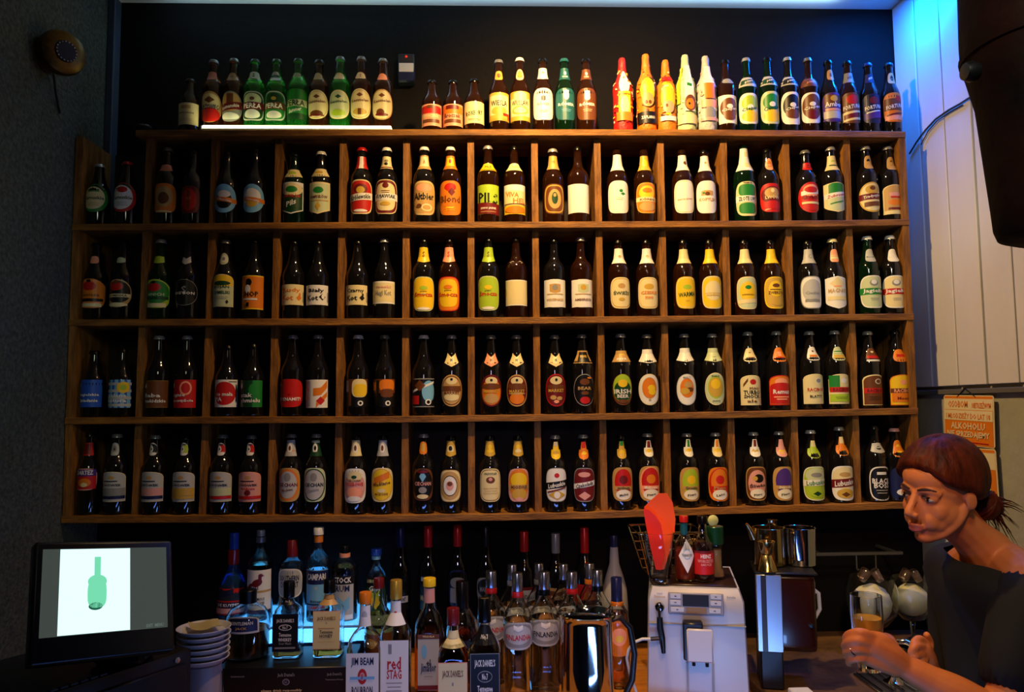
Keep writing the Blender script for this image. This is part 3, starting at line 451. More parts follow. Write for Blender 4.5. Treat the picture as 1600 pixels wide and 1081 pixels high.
ROW2 = [
 (148, 380, 'n', 'k', 'K', ('z', 'O', 13, 59, 17, Ov('E', .0, .9, .9), Ov('O', .1, .95, .75), Ov('R', .5, .5, .3, -.15), Ov('K', .85, .16, .1, -.15), T('mnisze', 'N', -.1, .7, .1), Rr('K', -.45, .8, .1), Rr('C', -.8, .7, .12)), ('s', 'E', 84, 96), 'black bottle, orange label with red-cloaked figure'),
 (190, 377, 'n', 'k', 'K', ('o', 'T', 14, 58, 16.5, Ov('K', .1, .9, .8), Ov('R', .5, .5, .3, -.1), Ov('N', .8, .2, .14, -.1), Rr('C', -.15, .9, .12), T('DOMINIKA', 'K', -.15, .8, .08), Ov('C', -.8, .7, .14)), ('z', 'X', 85, 94), 'black bottle, black label with red-cloaked figure'),
 (249, 375, 'n', 'd', 'H', ('z', 'L', 13, 58, 17, Ov('G', .1, .95, .8), Ov('R', .45, .5, .3, -.15), Ov('K', .8, .16, .1, -.15), Rr('D', -.3, .9, .1), T('MNICH', 'X', -.05, .7, .1), Rr('C', -.8, .7, .14)), ('h', 'L', 84, 96), 'dark bottle, green label with red-cloaked figure'),
 (292, 375, 'n', 'k', 'K', ('o', 'V', 17, 58, 16.5, Ov('K', 0, .96, .97), T('S', 'V', .2, .2, .3), T('BIG BON', 'W', -.05, .9, .11)), ('c', 'H', 82, 96), 'black bottle, black round label, thin grey ring'),
 (351, 376, 'n', 'k', 'V', ('a', 'C', 15, 66, 15.5, ('a', 'Y', 0, .5, .9, .45), Ov('D', .45, .7, .14), Rr('X', -.35, .92, .62), T('BOJAN', 'D', .2, .75, .12), T('CHMIELSKI', 'D', -.12, .8, .1), *Ds('V', -.4, 2, .5), ('d', 'K', .45, -.7, .12, .14)), ('o', 'X', 82, 101, Ov('W', 0, .6, .7), Ov('V', 0, .3, .3)), 'dark bottle, arched cream label with yellow sunrise'),
 (396, 374, 'l', 'k', 'K', ('r', 'Y', 11, 64, 17, Rr('O', 0, 1, .93), Ov('K', .6, .22, .22, -.1), Ov('W', .2, .2, .25, -.15), T('SHOP', 'K', -.1, .7, .16), Rr('W', -.4, .5, .05), Rr('K', -.72, .1, .12, 0, -.15)), None, 'black bottle, orange-yellow label with cartoon woman'),
 (458, 376, 'n', 'k', 'K', ('r', 'C', 18, 50, 17, T('Rudy', 'O', .4, .8, .25), T('Kot', 'O', -.3, .5, .26, 0, -.25), ('d', 'O', .55, -.3, .2, .3), Ov('O', .0, .08, .2, .6), Rr('V', -.2, .05, .5, 0, .9)), None, 'black bottle, white label with orange lettering and cat'),
 (496, 376, 'n', 'k', 'K', ('r', 'W', 18, 49, 16.5, T('Biały', 'K', .4, .7, .25), T('Kot', 'K', -.3, .5, .26, 0, -.25), ('d', 'K', .45, -.2, .25, .35), Ov('W', -.15, .12, .25, .5), Rr('V', -.2, .05, .5, 0, .9)), None, 'black bottle, white label with dense black lettering'),
 (558, 376, 'n', 'k', 'K', ('r', 'C', 18, 49, 16.5, T('Czarny', 'K', .4, .8, .25), T('Kot', 'K', -.3, .5, .26, 0, -.25), ('d', 'K', .5, -.3, .2, .3), Ov('K', .0, .07, .18, .55), Rr('V', -.2, .05, .5, 0, .9)), None, 'black bottle, cream label with thin black letters and cat'),
 (600, 374, 'n', 'k', 'H', ('r', 'W', 20, 55, 17, Rr('C', 0, .92, .85), T('czeski', 'P', .5, .7, .13), T('Hugi Kot', 'V', -.1, .7, .3)), None, 'black bottle, taller cream label with faint grey letters'),
 (662, 374, 'e', 'k', 'K', ('s', 'X', 8, 62, 16, Ov('Y', 0, .93, .95, sh='s'), Ov('Y', 0, .8, .85, sh='s'), T('Smocza', 'R', -.03, .9, .13), Ov('L', .35, .3, .12), T('piwo', 'N', .15, .3, .05), Ov('W', -.85, .5, .08), Ov('X', .0, .2, .02)), ('v', 'Y', 85, 110, T('S', 'N', .1, .22, .35)), 'dark bottle, yellow oval label, yellow neck'),
 (702, 374, 'e', 'b', 'K', ('s', 'R', 8, 62, 16.5, Ov('O', 0, .92, .95, sh='s'), Ov('Y', .05, .72, .8, sh='s'), T('Smocza', 'R', -.03, .9, .13), T('piwo', 'N', .2, .3, .06), Ov('O', .4, .3, .12)), ('v', 'E', 85, 110, T('S', 'R', .1, .22, .35)), 'brown bottle, orange oval label rimmed in red'),
 (764, 373, 'e', 'k', 'K', ('s', 'X', 9, 63, 16, Ov('L', 0, .93, .95, sh='s'), T('Smocza', 'R', -.02, .9, .13), Ov('Y', .35, .3, .12), T('piwo', 'N', .15, .3, .05), Ov('W', -.85, .5, .08)), ('v', 'L', 85, 110, T('S', 'N', .1, .22, .35)), 'dark bottle, lime oval label, lime neck'),
 (807, 372, 'w', 'b', 'K', ('r', 'W', 17, 57, 16.5, Rr('C', 0, .94, .92), Ov('A', 0, .1, .3, -.93)), None, 'brown bottle, blank cream label tied with string bow'),
 (867, 374, 'w', 'k', 'K', ('s', 'W', 14, 58, 16.5, Rr('W', 0, .97, .97), ('h', 'T', 0, .35, .4, .34), Ov('V', .42, .2, .2), T('WEIZENBIER', 'T', -.45, .8, .08), Rr('A', -.05, .6, .03)), None, 'black bottle, white square crest label, left twin'),
 (909, 372, 'w', 'b', 'H', ('s', 'W', 14, 58, 16.5, Rr('W', 0, .97, .97), ('h', 'X', 0, .35, .4, .34), Ov('A', .42, .2, .2), T('AMBERBIER', 'N', -.45, .8, .08), Rr('T', -.05, .6, .03)), None, 'brown bottle, white square crest label, pale cap'),
 (968, 376, 'e', 'b', 'K', ('s', 'C', 12, 61, 15.5, Ov('A', 0, .9, .93, sh='s'), Ov('C', 0, .85, .88, sh='s'), Ov('T', .45, .3, .16), T('ŚWIEŻE', 'D', .02, .85, .14), Ov('A', -.4, .25, .1)), ('r', 'W', 84, 108, Ov('T', -.1, .25, .2)), 'brown bottle, cream oval label with green word'),
 (1012, 376, 'e', 'b', 'K', ('s', 'C', 12, 61, 15.5, Ov('A', 0, .9, .93, sh='s'), Ov('C', 0, .87, .9, sh='s'), Ov('A', .4, .4, .18), T('CZESKIE', 'O', .02, .85, .1), T('PIWO', 'O', -.3, .4, .1)), ('r', 'W', 84, 108, Ov('A', -.1, .25, .2)), 'brown bottle, cream oval label with orange words'),
 (1070, 376, 'e', 'b', 'K', ('s', 'Y', 12, 62, 15.5, Ov('C', 0, .92, .95, sh='s'), Ov('Y', 0, .85, .9, sh='s'), Ov('L', .35, .35, .15), T('WARMIA', 'D', -.1, .9, .14, .06), T('piwo', 'A', -.5, .2, .06)), ('r', 'C', 84, 107, Ov('L', -.1, .3, .2)), 'brown bottle, yellow oval label with dark green word'),
 (1111, 376, 'e', 'b', 'K', ('s', 'C', 12, 63, 15.5, Ov('Y', 0, .9, .93, sh='s'), Ov('C', .1, .7, .6), Rr('A', -.05, .7, .02), T('miodowe', 'A', -.15, .7, .07)), ('r', 'Y', 84, 107, Ov('C', -.1, .3, .2)), 'brown bottle, plain pale-yellow oval label'),
 (1166, 376, 'e', 'b', 'K', ('s', 'C', 11, 62, 15.5, Ov('X', 0, .9, .93, sh='s'), Ov('Y', .1, .7, .6), Ov('G', .35, .25, .12), ('r', 'C', 0, -.5, .9, .12, .05), T('pszeniczne', 'N', -.1, .6, .06)), ('r', 'C', 84, 107, Ov('N', -.1, .2, .15)), 'brown bottle, cream-green oval label, small leaf mark'),
 (1207, 376, 'e', 'b', 'K', ('s', 'Y', 12, 62, 15.5, Ov('A', 0, .9, .93, sh='s'), Ov('Y', .25, .6, .5), Ov('N', .45, .3, .12), T('ZWIERZYN', 'N', .0, .8, .09), ('w', 'N', 0, .2, .5, .03), Ov('A', -.6, .5, .2)), ('r', 'Y', 84, 107, Ov('N', -.1, .2, .15)), 'brown bottle, deep yellow label, brown sketch'),
 (1266, 377, 'e', 'k', 'K', ('s', 'V', 12, 63, 16, Ov('W', 0, .92, .95, sh='s'), Ov('H', .1, .8, .7), T('Ciechan', 'V', -.03, .7, .09), ('w', 'V', 0, -.5, .6, .1)), ('r', 'H', 84, 107, T('C', 'V', 0, .3, .3)), 'black bottle, silver-grey oval label'),
 (1305, 374, 'n', 'k', 'C', ('h', 'W', 12, 63, 16, ('d', 'C', 0, .55, .6, .4), T('MAGNUS', 'T', .1, .9, .13), Rr('E', .38, .3, .04), Rr('C', -.35, .8, .12)), ('s', 'E', 86, 107, Rr('C', -.2, .8, .3)), 'black bottle, pointed diamond-topped white label'),
 (1360, 370, 'e', 'd', 'W', ('s', 'W', 13, 64, 17, Ov('X', 0, .9, .93, sh='s'), Ov('V', .55, .3, .2), Ov('W', .6, .2, .14), ('r', 'G', 0, .03, 1.05, .2), T('Jagiełło', 'W', .03, .95, .15), *Ds('V', -.4, 2, .3)), ('s', 'H', 86, 107, Rr('D', -.2, .8, .08)), 'dark green bottle, white label with green banner'),
 (1396, 369, 'e', 'k', 'W', ('s', 'W', 13, 64, 17, Ov('C', 0, .9, .93, sh='s'), Ov('V', .55, .3, .2), Ov('W', .6, .2, .14), ('r', 'R', 0, .03, 1.05, .18), T('Jagiełło', 'W', .03, .95, .15), *Ds('V', -.4, 2, .3)), ('s', 'W', 86, 107, Rr('K', -.2, .8, .08)), 'black bottle, white label with red banner'),
]
ROW3 = [
 (145, 548, 'n', 'k', 'K', ('r', 'B', 9, 52, 16, Rr('B', 0, 1, .96), ('c', 'S', -.75, .6, .12, .2), T('angielskie', 'W', -.12, .95, .13), T('śniadanie', 'W', -.5, .85, .13)), None, 'black bottle with plain royal-blue label'),
 (189, 545, 'n', 'k', 'K', ('r', 'B', 8, 52, 16.5, *[('r', 'S', -.8+.4*i, 0, .12, 1) for i in range(5)], *[Rr('H', -.8+.5*i, 1, .1) for i in range(4)], Ov('Y', .45, .4, .4, .45), Ov('L', .45, .2, .2, .45), T('zielone', 'W', -.12, .8, .12), T('natura', 'W', -.5, .8, .12)), None, 'black bottle, blue checked label with yellow flower'),
 (246, 525, 'n', 'k', 'H', ('r', 'N', 8, 51, 16.5, Rr('L', 0, 1, .97, 0), Rr('N', 0, .98, .96), ('c', 'W', -.75, .6, .12, .2), T('Baba', 'W', -.1, .75, .14, 0, -.2), T('beskidzkie', 'W', -.5, .95, .12)), None, 'black bottle with olive-brown label'),
 (290, 525, 'n', 'k', 'H', ('r', 'R', 8, 52, 17, ('o', 'E', .25, .4, .4, .5), ('o', 'R', .25, .4, .28, .38), ('c', 'W', -.75, .6, .12, .2), T('ognie', 'W', -.12, .6, .15, 0, -.25), T('szczęścia', 'W', -.5, .95, .12)), None, 'black bottle, scarlet label with loop drawing'),
 (354, 540, 'n', 'k', 'K', ('r', 'W', 9, 52, 17, Ov('R', 0, .82, .85), ('w', 'K', .6, .85, .3, .03), ('w', 'K', .85, 0, .06, .7), T('to mała', 'W', -.05, .7, .14), T('IPA', 'W', -.42, .35, .15, 0, -.4)), None, 'black bottle, white label with big red disc'),
 (394, 538, 'n', 'k', 'K', ('r', 'G', 9, 51, 16, ('r', 'D', -.4, 0, .6, 1), ('c', 'W', -.75, .6, .14, .25), Ov('G', .3, .5, .5, .4), T('atak', 'W', -.1, .6, .16, 0, -.3), T('chmielu', 'W', -.5, .92, .15)), None, 'black bottle with green label, white lettering'),
 (456, 524, 'n', 'k', 'H', ('s', 'R', 9, 53, 17, Ov('R', .2, .9, .7), ('c', 'W', -.8, .6, .08, .15), T('DYNAMIT!', 'W', -.42, .95, .13), *Ds('K', -.1, 1, .1)), None, 'black bottle, solid red label with white word'),
 (496, 524, 'n', 'k', 'H', ('r', 'W', 8, 52, 17, ('r', 'H', -.6, 0, .3, .9), ('c', 'O', .4, .3, .5, .4, .3), ('w', 'O', .5, -.4, .4, .2, .4), ('d', 'R', .4, -.5, .3, .3), T('BIAŁE', 'T', .3, .3, .1, 0, -.6), T('IPA', 'T', -.3, .3, .1, 0, -.6)), None, 'black bottle, white label with orange line drawing'),
 (559, 524, 'n', 'k', 'W', ('r', 'N', 9, 53, 16, Rr('K', -.5, 1, .5), ('s', 'C', .3, .35, .6, .65), ('s', 'Y', .35, .2, .5, .45), ('r', 'H', -.8, .5, .2, .4), ('r', 'N', -.45, 0, .12, .9), Ov('W', -.72, .2, .18, .35), Ov('K', -.72, .1, .1, .35)), None, 'black bottle, label with pale beer glass'),
 (601, 524, 'n', 'k', 'V', ('r', 'N', 9, 53, 16, Rr('K', -.5, 1, .5), ('s', 'O', .3, .55, .6, .42), ('s', 'N', .3, .0, .5, .3), ('r', 'O', -.8, .5, .2, .3), ('r', 'K', -.45, 0, .12, .9), Ov('W', -.72, .2, .18, .35), Ov('K', -.72, .1, .1, .35)), None, 'black bottle, label with orange-brown beer glass'),
 (662, 524, 'n', 'k', 'W', ('r', 'V', 9, 54, 16.5, Rr('K', 0, 1, .93), ('o', 'S', .45, .1, .5, .75), ('r', 'W', 0, .4, .9, .08, .35), ('d', 'N', -.2, .5, .4, .4), Rr('R', -.5, .35, .3, 0, -.6), Ov('W', -.65, .22, .2, .4), Ov('K', -.65, .12, .12, .4)), None, 'black bottle, sky-blue and black picture label'),
 (706, 524, 'e', 'k', 'H', ('o', 'T', 10, 60, 15.5, Ov('N', 0, .9, .92), Ov('T', 0, .82, .86), Ov('C', .6, .45, .22), Rr('N', .12, .85, .16), T('MARKET', 'N', -.15, .8, .1), Ov('C', -.4, .6, .25), Ov('K', .7, .1, .08)), chev(), 'dark bottle, tan oval label, cream neck chevron'),
 (768, 524, 'e', 'k', 'V', ('o', 'M', 10, 60, 15.5, Ov('O', -.1, .85, .8), Ov('C', .6, .5, .25), Ov('N', .25, .85, .2), T('MARKET', 'A', -.05, .8, .1), Ov('T', -.5, .6, .3), Ov('K', .65, .1, .08)), chev('E'), 'dark bottle, reddish-brown oval label, cream chevron'),
 (808, 524, 'e', 'k', 'V', ('o', 'T', 10, 60, 15.5, Ov('M', 0, .9, .92), Ov('C', .6, .5, .25), Ov('N', .25, .82, .2), T('MARKET', 'A', -.05, .8, .1), Ov('O', -.5, .6, .35), Ov('T', -.2, .7, .06), Ov('K', .65, .1, .08)), chev(), 'dark bottle, tan-rimmed oval with orange lower half'),
 (868, 524, 'e', 'k', 'V', ('o', 'R', 10, 61, 15.5, Ov('M', 0, .92, .94), Ov('C', .6, .5, .25), Ov('N', .22, .8, .12), T('MARKET', 'A', -.02, .8, .1), Ov('T', -.45, .25, .14, -.25), Ov('T', -.5, .22, .12, .25), Ov('E', -.7, .2, .1), Ov('K', .65, .1, .08)), chev(), 'dark bottle, red-rimmed oval with hazelnut picture'),
 (911, 523, 'e', 'k', 'V', ('o', 'V', 11, 61, 15.5, Ov('K', 0, .94, .95), Ov('N', .5, .4, .2), T('BEAR', 'T', .1, .7, .1), Ov('O', .75, .2, .06, .4), Ov('R', -.65, .4, .22), Ov('N', -.2, .3, .12)), ('r', 'T', 78, 98, Rr('K', 0, .6, .85), T('BEAR', 'A', .1, .5, .2)), 'dark bottle, black oval label with small red patch'),
 (972, 522, 'e', 'k', 'H', ('o', 'N', 12, 61, 15, Ov('L', .1, .9, .88), Ov('D', -.1, .8, .65), Ov('Y', .4, .4, .25), T('IRISH', 'W', -.12, .95, .15), T('BEER', 'W', -.42, .6, .11), Ov('N', -.75, .4, .12)), ('r', 'T', 80, 98, Ov('Y', .2, .4, .3), T('BEER', 'W', -.5, .6, .2)), 'dark bottle, green oval label reading IRISH BEER'),
 (1013, 523, 'e', 'k', 'V', ('o', 'C', 12, 61, 15.5, Ov('W', 0, .94, .95), Ov('T', .1, .62, .68), Ov('O', .1, .58, .64), Ov('Y', .1, .3, .2, .15), Ov('Y', -.15, .3, .2, .2), Ov('T', -.65, .1, .06)), ('v', 'W', 78, 100, Ov('L', .1, .2, .2)), 'dark bottle, cream oval with orange fruit centre'),
 (1072, 522, 'e', 'k', 'V', ('o', 'H', 12, 61, 15, Ov('W', 0, .94, .95), Ov('O', .1, .6, .62), Ov('T', .3, .35, .2, .1), Ov('N', .0, .3, .14, .25), Ov('A', -.1, .4, .2, -.2), T('MALT', 'V', .78, .4, .06)), ('v', 'W', 80, 102, Ov('H', .1, .2, .2)), 'dark bottle, white oval with amber grain picture'),
 (1116, 522, 'e', 'k', 'V', ('o', 'C', 12, 63, 15, Ov('X', 0, .94, .95), Ov('L', .1, .68, .68), Ov('A', .1, .62, .6), Ov('Y', .3, .4, .3), T('PIWO', 'D', .78, .4, .06), T('JASNE', 'D', -.75, .4, .05)), ('v', 'X', 80, 102, Ov('D', -.1, .3, .2)), 'dark bottle, pale yellow-green oval, olive centre'),
 (1172, 519, 'e', 'k', 'V', ('a', 'C', 12, 59, 15.5, Ov('R', .55, .25, .18, .1), ('r', 'N', -.5, .5, .2, .1, .2), T('PIWO', 'N', .1, .5, .1, .0, .2), T('TURBO', 'K', -.15, .85, .14), T('SHOCK', 'K', -.42, .8, .12), T('ale', 'N', -.72, .5, .1)), ('s', 'C', 80, 102, Ov('N', .2, .3, .2), Rr('N', -.4, .6, .06)), 'dark bottle, arched cream label, bold dark words'),
 (1217, 518, 'e', 'k', 'V', ('a', 'R', 12, 59, 16, ('a', 'O', 0, .0, .93, .93), Ov('E', .55, .5, .25), ('a', 'R', 0, -.2, .9, .7), T('Remus', 'W', -.1, .8, .15), Rr('E', -.45, .6, .04), Rr('E', -.6, .4, .04)), ('s', 'O', 80, 103, Ov('E', .2, .4, .4), Rr('R', -.4, .6, .06)), 'dark bottle, bright orange-red arched label'),
 (1269, 518, 'e', 'k', 'V', ('a', 'C', 14, 61, 16, *rad_b('RACIBOR', 'C', 'C', 'R', 'V', 'BLATTY')), ('s', 'W', 82, 104, Rr('O', -.3, .6, .15), Ov('N', .4, .2, .2)), 'dark bottle, cream arched label with orange word'),
 (1309, 517, 'e', 'k', 'V', ('a', 'C', 14, 61, 16, *rad_b('RACIBOR', 'C', 'O', 'R', 'D')[:3], ('r', 'G', -.55, .4, .4, .5), Rr('R', -.05, .9, .17), T('RACIBOR', 'M', -.05, .8, .12), Rr('L', -.6, .9, .25), *Ds('D', -.55, 2, .5)), ('s', 'X', 82, 104, Rr('G', .3, .8, .35), Rr('A', -.4, .8, .25)), 'dark bottle, cream label with green panel, red band'),
 (1361, 518, 'e', 'k', 'V', ('a', 'C', 12, 60, 16, *rad_b('RACIBOR', 'N', 'R', 'M', 'N')), ('s', 'N', 80, 102, Rr('R', -.3, .9, .2), Ov('C', .5, .3, .2), Rr('W', -.8, .9, .12)), 'dark bottle, brown arched label with red band'),
 (1404, 516, 'e', 'k', 'K', ('a', 'O', 12, 60, 16, ('a', 'Y', 0, .0, .94, .94), Ov('E', .5, .25, .16), Rr('N', -.05, .95, .15), T('RACIBOR', 'E', -.05, .85, .12), Rr('O', -.5, .85, .3), T('Mocne', 'M', -.55, .6, .1)), ('s', 'O', 80, 100, Rr('R', 0, .6, .2)), 'dark bottle, amber-yellow arched label'),
]
def low(c, mid, word='LWÓWEK', wc='K'):
    return ('a', 'C', 12, 59, 16.5, ('a', 'H', 0, 0, .96, .97), Ov('T', .6, .2, .12), Rr('K', .36, .5, .035, 0, -.1), T(word, wc, .12, .8, .1), Rr(mid, -.35, .95, .25), Rr(c, -.72, .95, .1))
def lown(c): return ('z', 'W', 84, 104, Ov(c, 0, .75, .75, .35), Ov('W', 0, .42, .5, -.25), Ov('K', .0, .16, .18, -.25), Rr('K', .7, .5, .08))
ROW4 = [
 (137, 676, 'n', 'k', 'K', ('s', 'P', 30, 64, 14.5, Rr('R', .0, .9, .9), Rr('U', .6, .9, .3), T('DARTEZ', 'W', .62, .8, .2), Ov('O', -.3, .5, .4), Ov('C', -.5, .25, .2)), ('r', 'R', 84, 104, Rr('M', 0, .5, .8)), 'slim black bottle, pink-red label and red neck'),
 (180, 678, 'e', 'k', 'V', low('I', 'V'), ('s', 'H', 84, 104, Ov('V', 0, .5, .6), Ov('K', 0, .16, .2)), 'black bottle, grey-white arched label'),
 (240, 680, 'e', 'k', 'V', low('I', 'P'), lown('K'), 'black bottle, grey-white label with dark foot band'),
 (288, 681, 'e', 'k', 'K', low('A', 'A'), lown('L'), 'black bottle, grey-white label with yellow landscape'),
 (346, 679, 'e', 'k', 'V', low('R', 'X'), lown('R'), 'black bottle, grey-white label with red foot band'),
 (391, 680, 'e', 'k', 'V', ('a', 'E', 12, 59, 16.5, ('a', 'P', 0, 0, .96, .97), Ov('T', .6, .2, .12), Rr('K', .36, .5, .035, 0, -.1), T('LWÓWEK', 'K', .12, .8, .1), Ov('M', -.4, .2, .18, 0), T('wiśnia', 'R', -.12, .6, .08), Rr('R', -.72, .95, .1)), lown('R'), 'black bottle, pink label with red fruit'),
 (454, 678, 'e', 'k', 'V', ('s', 'T', 12, 65, 16, Ov('O', 0, .9, .93), Ov('H', 0, .72, .8), Ov('V', .45, .25, .25), T('CIECHAN', 'M', .0, .92, .11), T('Miodowe', 'N', -.3, .5, .09, .05)), ('r', 'H', 83, 108, Rr('O', -.6, .9, .3), Ov('W', 0, .4, .6), Ov('N', 0, .18, .3)), 'dark bottle, orange-rimmed silver oval label'),
 (493, 678, 'e', 'k', 'V', ('s', 'X', 12, 65, 16, Ov('D', 0, .92, .95), Ov('H', 0, .82, .88), Ov('V', .45, .25, .25), T('CIECHAN', 'K', .0, .92, .11), T('Pszeniczne', 'V', -.3, .5, .09, .05)), ('r', 'D', 83, 108, Rr('X', .8, .9, .15), Ov('W', 0, .4, .6), Ov('K', 0, .18, .3)), 'dark bottle, green-rimmed silver oval label'),
 (556, 680, 'e', 'k', 'K', ('s', 'W', 10, 64, 16, Ov('P', -.1, .9, .8), Ov('C', .55, .6, .3), Ov('D', .5, .2, .1), T('CIECHAN', 'N', .3, .6, .07), T('DESEROWE', 'R', .08, .85, .1), Ov('E', -.4, .55, .3), Ov('W', -.75, .5, .15)), ('r', 'C', 83, 108, Rr('P', -.7, .9, .2), Ov('W', 0, .4, .6), Ov('N', 0, .2, .35)), 'dark bottle, salmon-pink and cream oval label'),
 (598, 680, 'e', 'k', 'K', ('s', 'C', 12, 65, 16, Ov('A', 0, .92, .95), Ov('Y', 0, .85, .9), ('r', 'O', 0, .4, .6, .2, .2), T('Maślane', 'N', .08, .85, .12, .08), Ov('C', -.35, .3, .12), T('MIODOWE', 'N', -.55, .6, .07)), ('r', 'H', 83, 108, Rr('Y', -.7, .9, .2), Ov('W', 0, .4, .6), Ov('N', 0, .2, .35)), 'dark bottle, honey-yellow oval label'),
 (662, 678, 'e', 'k', 'V', ('s', 'N', 14, 64, 14.5, Ov('K', 0, .95, .96), ('d', 'S', 0, .5, .3, .35), T('CIECHAN', 'P', .05, .95, .12), Ov('V', -.35, .35, .2), Ov('C', -.75, .5, .14), Ov('M', .8, .5, .1)), ('s', 'O', 86, 106, Ov('A', 0, .5, .8)), 'dark bottle, black oval label with blue spire'),
 (705, 681, 'e', 'k', 'K', ('s', 'T', 12, 62, 15.5, Ov('C', 0, .94, .96, sh='s'), Ov('T', 0, .88, .9), Ov('K', 0, .6, .64), Ov('W', 0, .54, .59), Ov('P', .0, .3, .3), Ov('N', .12, .2, .14)), ('v', 'A', 82, 108, Ov('C', -.1, .6, .5), Ov('K', 0, .3, .3)), 'dark bottle, tan oval, framed portrait centre'),
 (766, 681, 'e', 'k', 'K', ('s', 'C', 12, 64, 15.5, Ov('N', 0, .9, .94, sh='s'), Ov('C', 0, .85, .9, sh='s'), Ov('N', .3, .35, .2), Ov('P', .35, .15, .1), T('PRZYSTAŃ', 'D', .7, .6, .08), *Ds('T', -.2, 3, .6, .14)), ('v', 'A', 82, 108, Ov('Y', .2, .35, .3), Ov('Y', -.3, .5, .25)), 'dark bottle, cream oval with figure and fine text'),
 (810, 681, 'e', 'k', 'K', ('s', 'P', 12, 64, 15.5, Ov('O', .1, .9, .88), Ov('Y', .3, .7, .45), Rr('T', -.12, .95, .14), T('MIODNE', 'N', -.12, .85, .1), Ov('A', -.55, .6, .35), Ov('P', -.85, .3, .12)), ('v', 'A', 82, 108, Ov('Y', .2, .35, .3), Ov('C', -.3, .5, .25)), 'dark bottle, orange-gold oval with pink rim'),
 (869, 680, 'e', 'k', 'V', ('s', 'V', 12, 65, 15.5, Ov('W', 0, .95, .96, sh='s'), Ov('R', .55, .2, .14), ('r', 'K', 0, .0, 1, .2, .1), T('Lubuskie', 'W', .0, .9, .13, .1), ('d', 'A', 0, -.6, .7, .3), Ov('W', -.6, .25, .2), ('r', 'M', 0, -.3, .8, .04, .15)), ('k', 'Y', 78, 106, Rr('H', .7, .35, .25), Ov('A', -.35, .6, .3)), 'dark bottle, white oval, one red leaf above word'),
 (913, 679, 'e', 'k', 'V', ('s', 'V', 12, 65, 15.5, Ov('M', 0, .93, .95, sh='s'), Ov('P', .6, .5, .15), ('r', 'W', 0, .0, 1, .15, .12), T('Czekolada', 'K', .0, .9, .12, .12), ('d', 'P', 0, -.65, .5, .25)), ('k', 'O', 78, 106, Rr('R', .6, .4, .35), Ov('Y', -.35, .45, .25, .1)), 'dark bottle, maroon oval with white word ribbon'),
 (972, 680, 'e', 'k', 'K', ('s', 'T', 13, 66, 15.5, *fruit('R', 'M', 'T', 'WIŚNIA', 'Malina')), ('k', 'A', 79, 107, Rr('G', .7, .4, .25), Ov('Y', -.3, .55, .3)), 'dark bottle, red cherry picture, tan rim'),
 (1014, 677, 'e', 'k', 'V', ('s', 'T', 13, 68, 16, *fruit('R', 'O', 'E', 'Malinowe', 'Piwo', 'W')), ('k', 'W', 82, 108, Rr('M', .5, .35, .4), Ov('Y', -.35, .6, .3)), 'dark bottle, red label partly behind red napkins'),
 (1076, 677, 'e', 'k', 'V', ('s', 'T', 13, 66, 15.5, *fruit('L', 'Y', 'T', 'Gruszka', 'Piwo', 'D')), ('k', 'W', 82, 110, Rr('G', .5, .25, .4), Ov('Y', -.35, .6, .3)), 'dark bottle, lime-green pear picture oval'),
 (1121, 676, 'e', 'k', 'V', ('s', 'O', 13, 66, 15.5, *fruit('O', 'R', 'R', 'Piwo', 'Lato', 'T')), ('k', 'C', 82, 110, Rr('O', .5, .25, .4), Ov('Y', -.35, .6, .3)), 'dark bottle, orange-red peach picture oval'),
 (1181, 675, 'e', 'k', 'V', ('s', 'T', 14, 67, 15.5, Ov('N', 0, .92, .94, sh='s'), Ov('P', 0, .75, .8), Ov('K', .3, .4, .25, .1), Ov('A', .3, .2, .14, -.2), T('Śliwka', 'K', -.1, .8, .12, .05), Ov('W', -.6, .6, .28), T('Piwo', 'K', -.65, .4, .07, .05)), ('k', 'W', 82, 110, Rr('M', .5, .28, .4), Ov('A', -.35, .6, .3)), 'dark bottle, brown and pale-pink oval label'),
 (1221, 674, 'e', 'k', 'V', ('s', 'T', 14, 67, 15.5, *fruit('U', 'U', 'T', 'Jagoda', 'Piwo', 'W')), ('k', 'P', 82, 110, Rr('P', .5, .3, .4), Ov('Y', -.35, .6, .3)), 'dark bottle, purple berry picture oval'),
 (1271, 672, 'e', 'k', 'H', ('s', 'W', 14, 67, 16.5, Ov('L', 0, .92, .95, sh='s'), Ov('X', .5, .8, .42), Ov('V', .5, .4, .14), ('r', 'W', 0, .05, 1, .18, .05), T('Lubuskie', 'G', .05, .9, .14, .05), Ov('L', -.6, .5, .2), ('d', 'D', 0, -.6, .3, .15)), ('k', 'L', 80, 108, Rr('C', .6, .4, .35)), 'dark bottle, green and white oval label'),
 (1316, 667, 'e', 'k', 'V', ('s', 'W', 14, 68, 16.5, Ov('C', .3, .9, .65), Ov('T', .5, .4, .14), ('r', 'M', 0, .02, 1, .24, .08), T('Lubuskie', 'W', .02, .9, .16, .08), Ov('A', -.6, .6, .28), ('d', 'N', 0, -.65, .3, .15)), ('k', 'O', 84, 114, Rr('C', .6, .4, .35)), 'dark bottle, white oval, maroon word band, gold base'),
 (1371, 665, 'e', 'k', 'K', ('s', 'W', 14, 67, 15.5, Ov('K', 0, .9, .93, sh='s'), T('BLACK', 'W', .15, .95, .15), T('BOSS', 'W', -.12, .8, .16), Rr('W', .6, .4, .08), *Ds('W', -.4, 2, .5, .16)), ('h', 'H', 88, 104, Ov('K', 0, .35, .35)), 'black bottle, black oval rimmed white, bold lettering'),
 (1403, 669, 'e', 'k', 'P', ('s', 'I', 14, 66, 15.5, Ov('W', -.5, .5, .2)), ('s', 'O', 82, 108, Ov('Y', 0, .5, .5)), 'dark bottle with orange neck, behind bartender'),
]
YBOT = .047
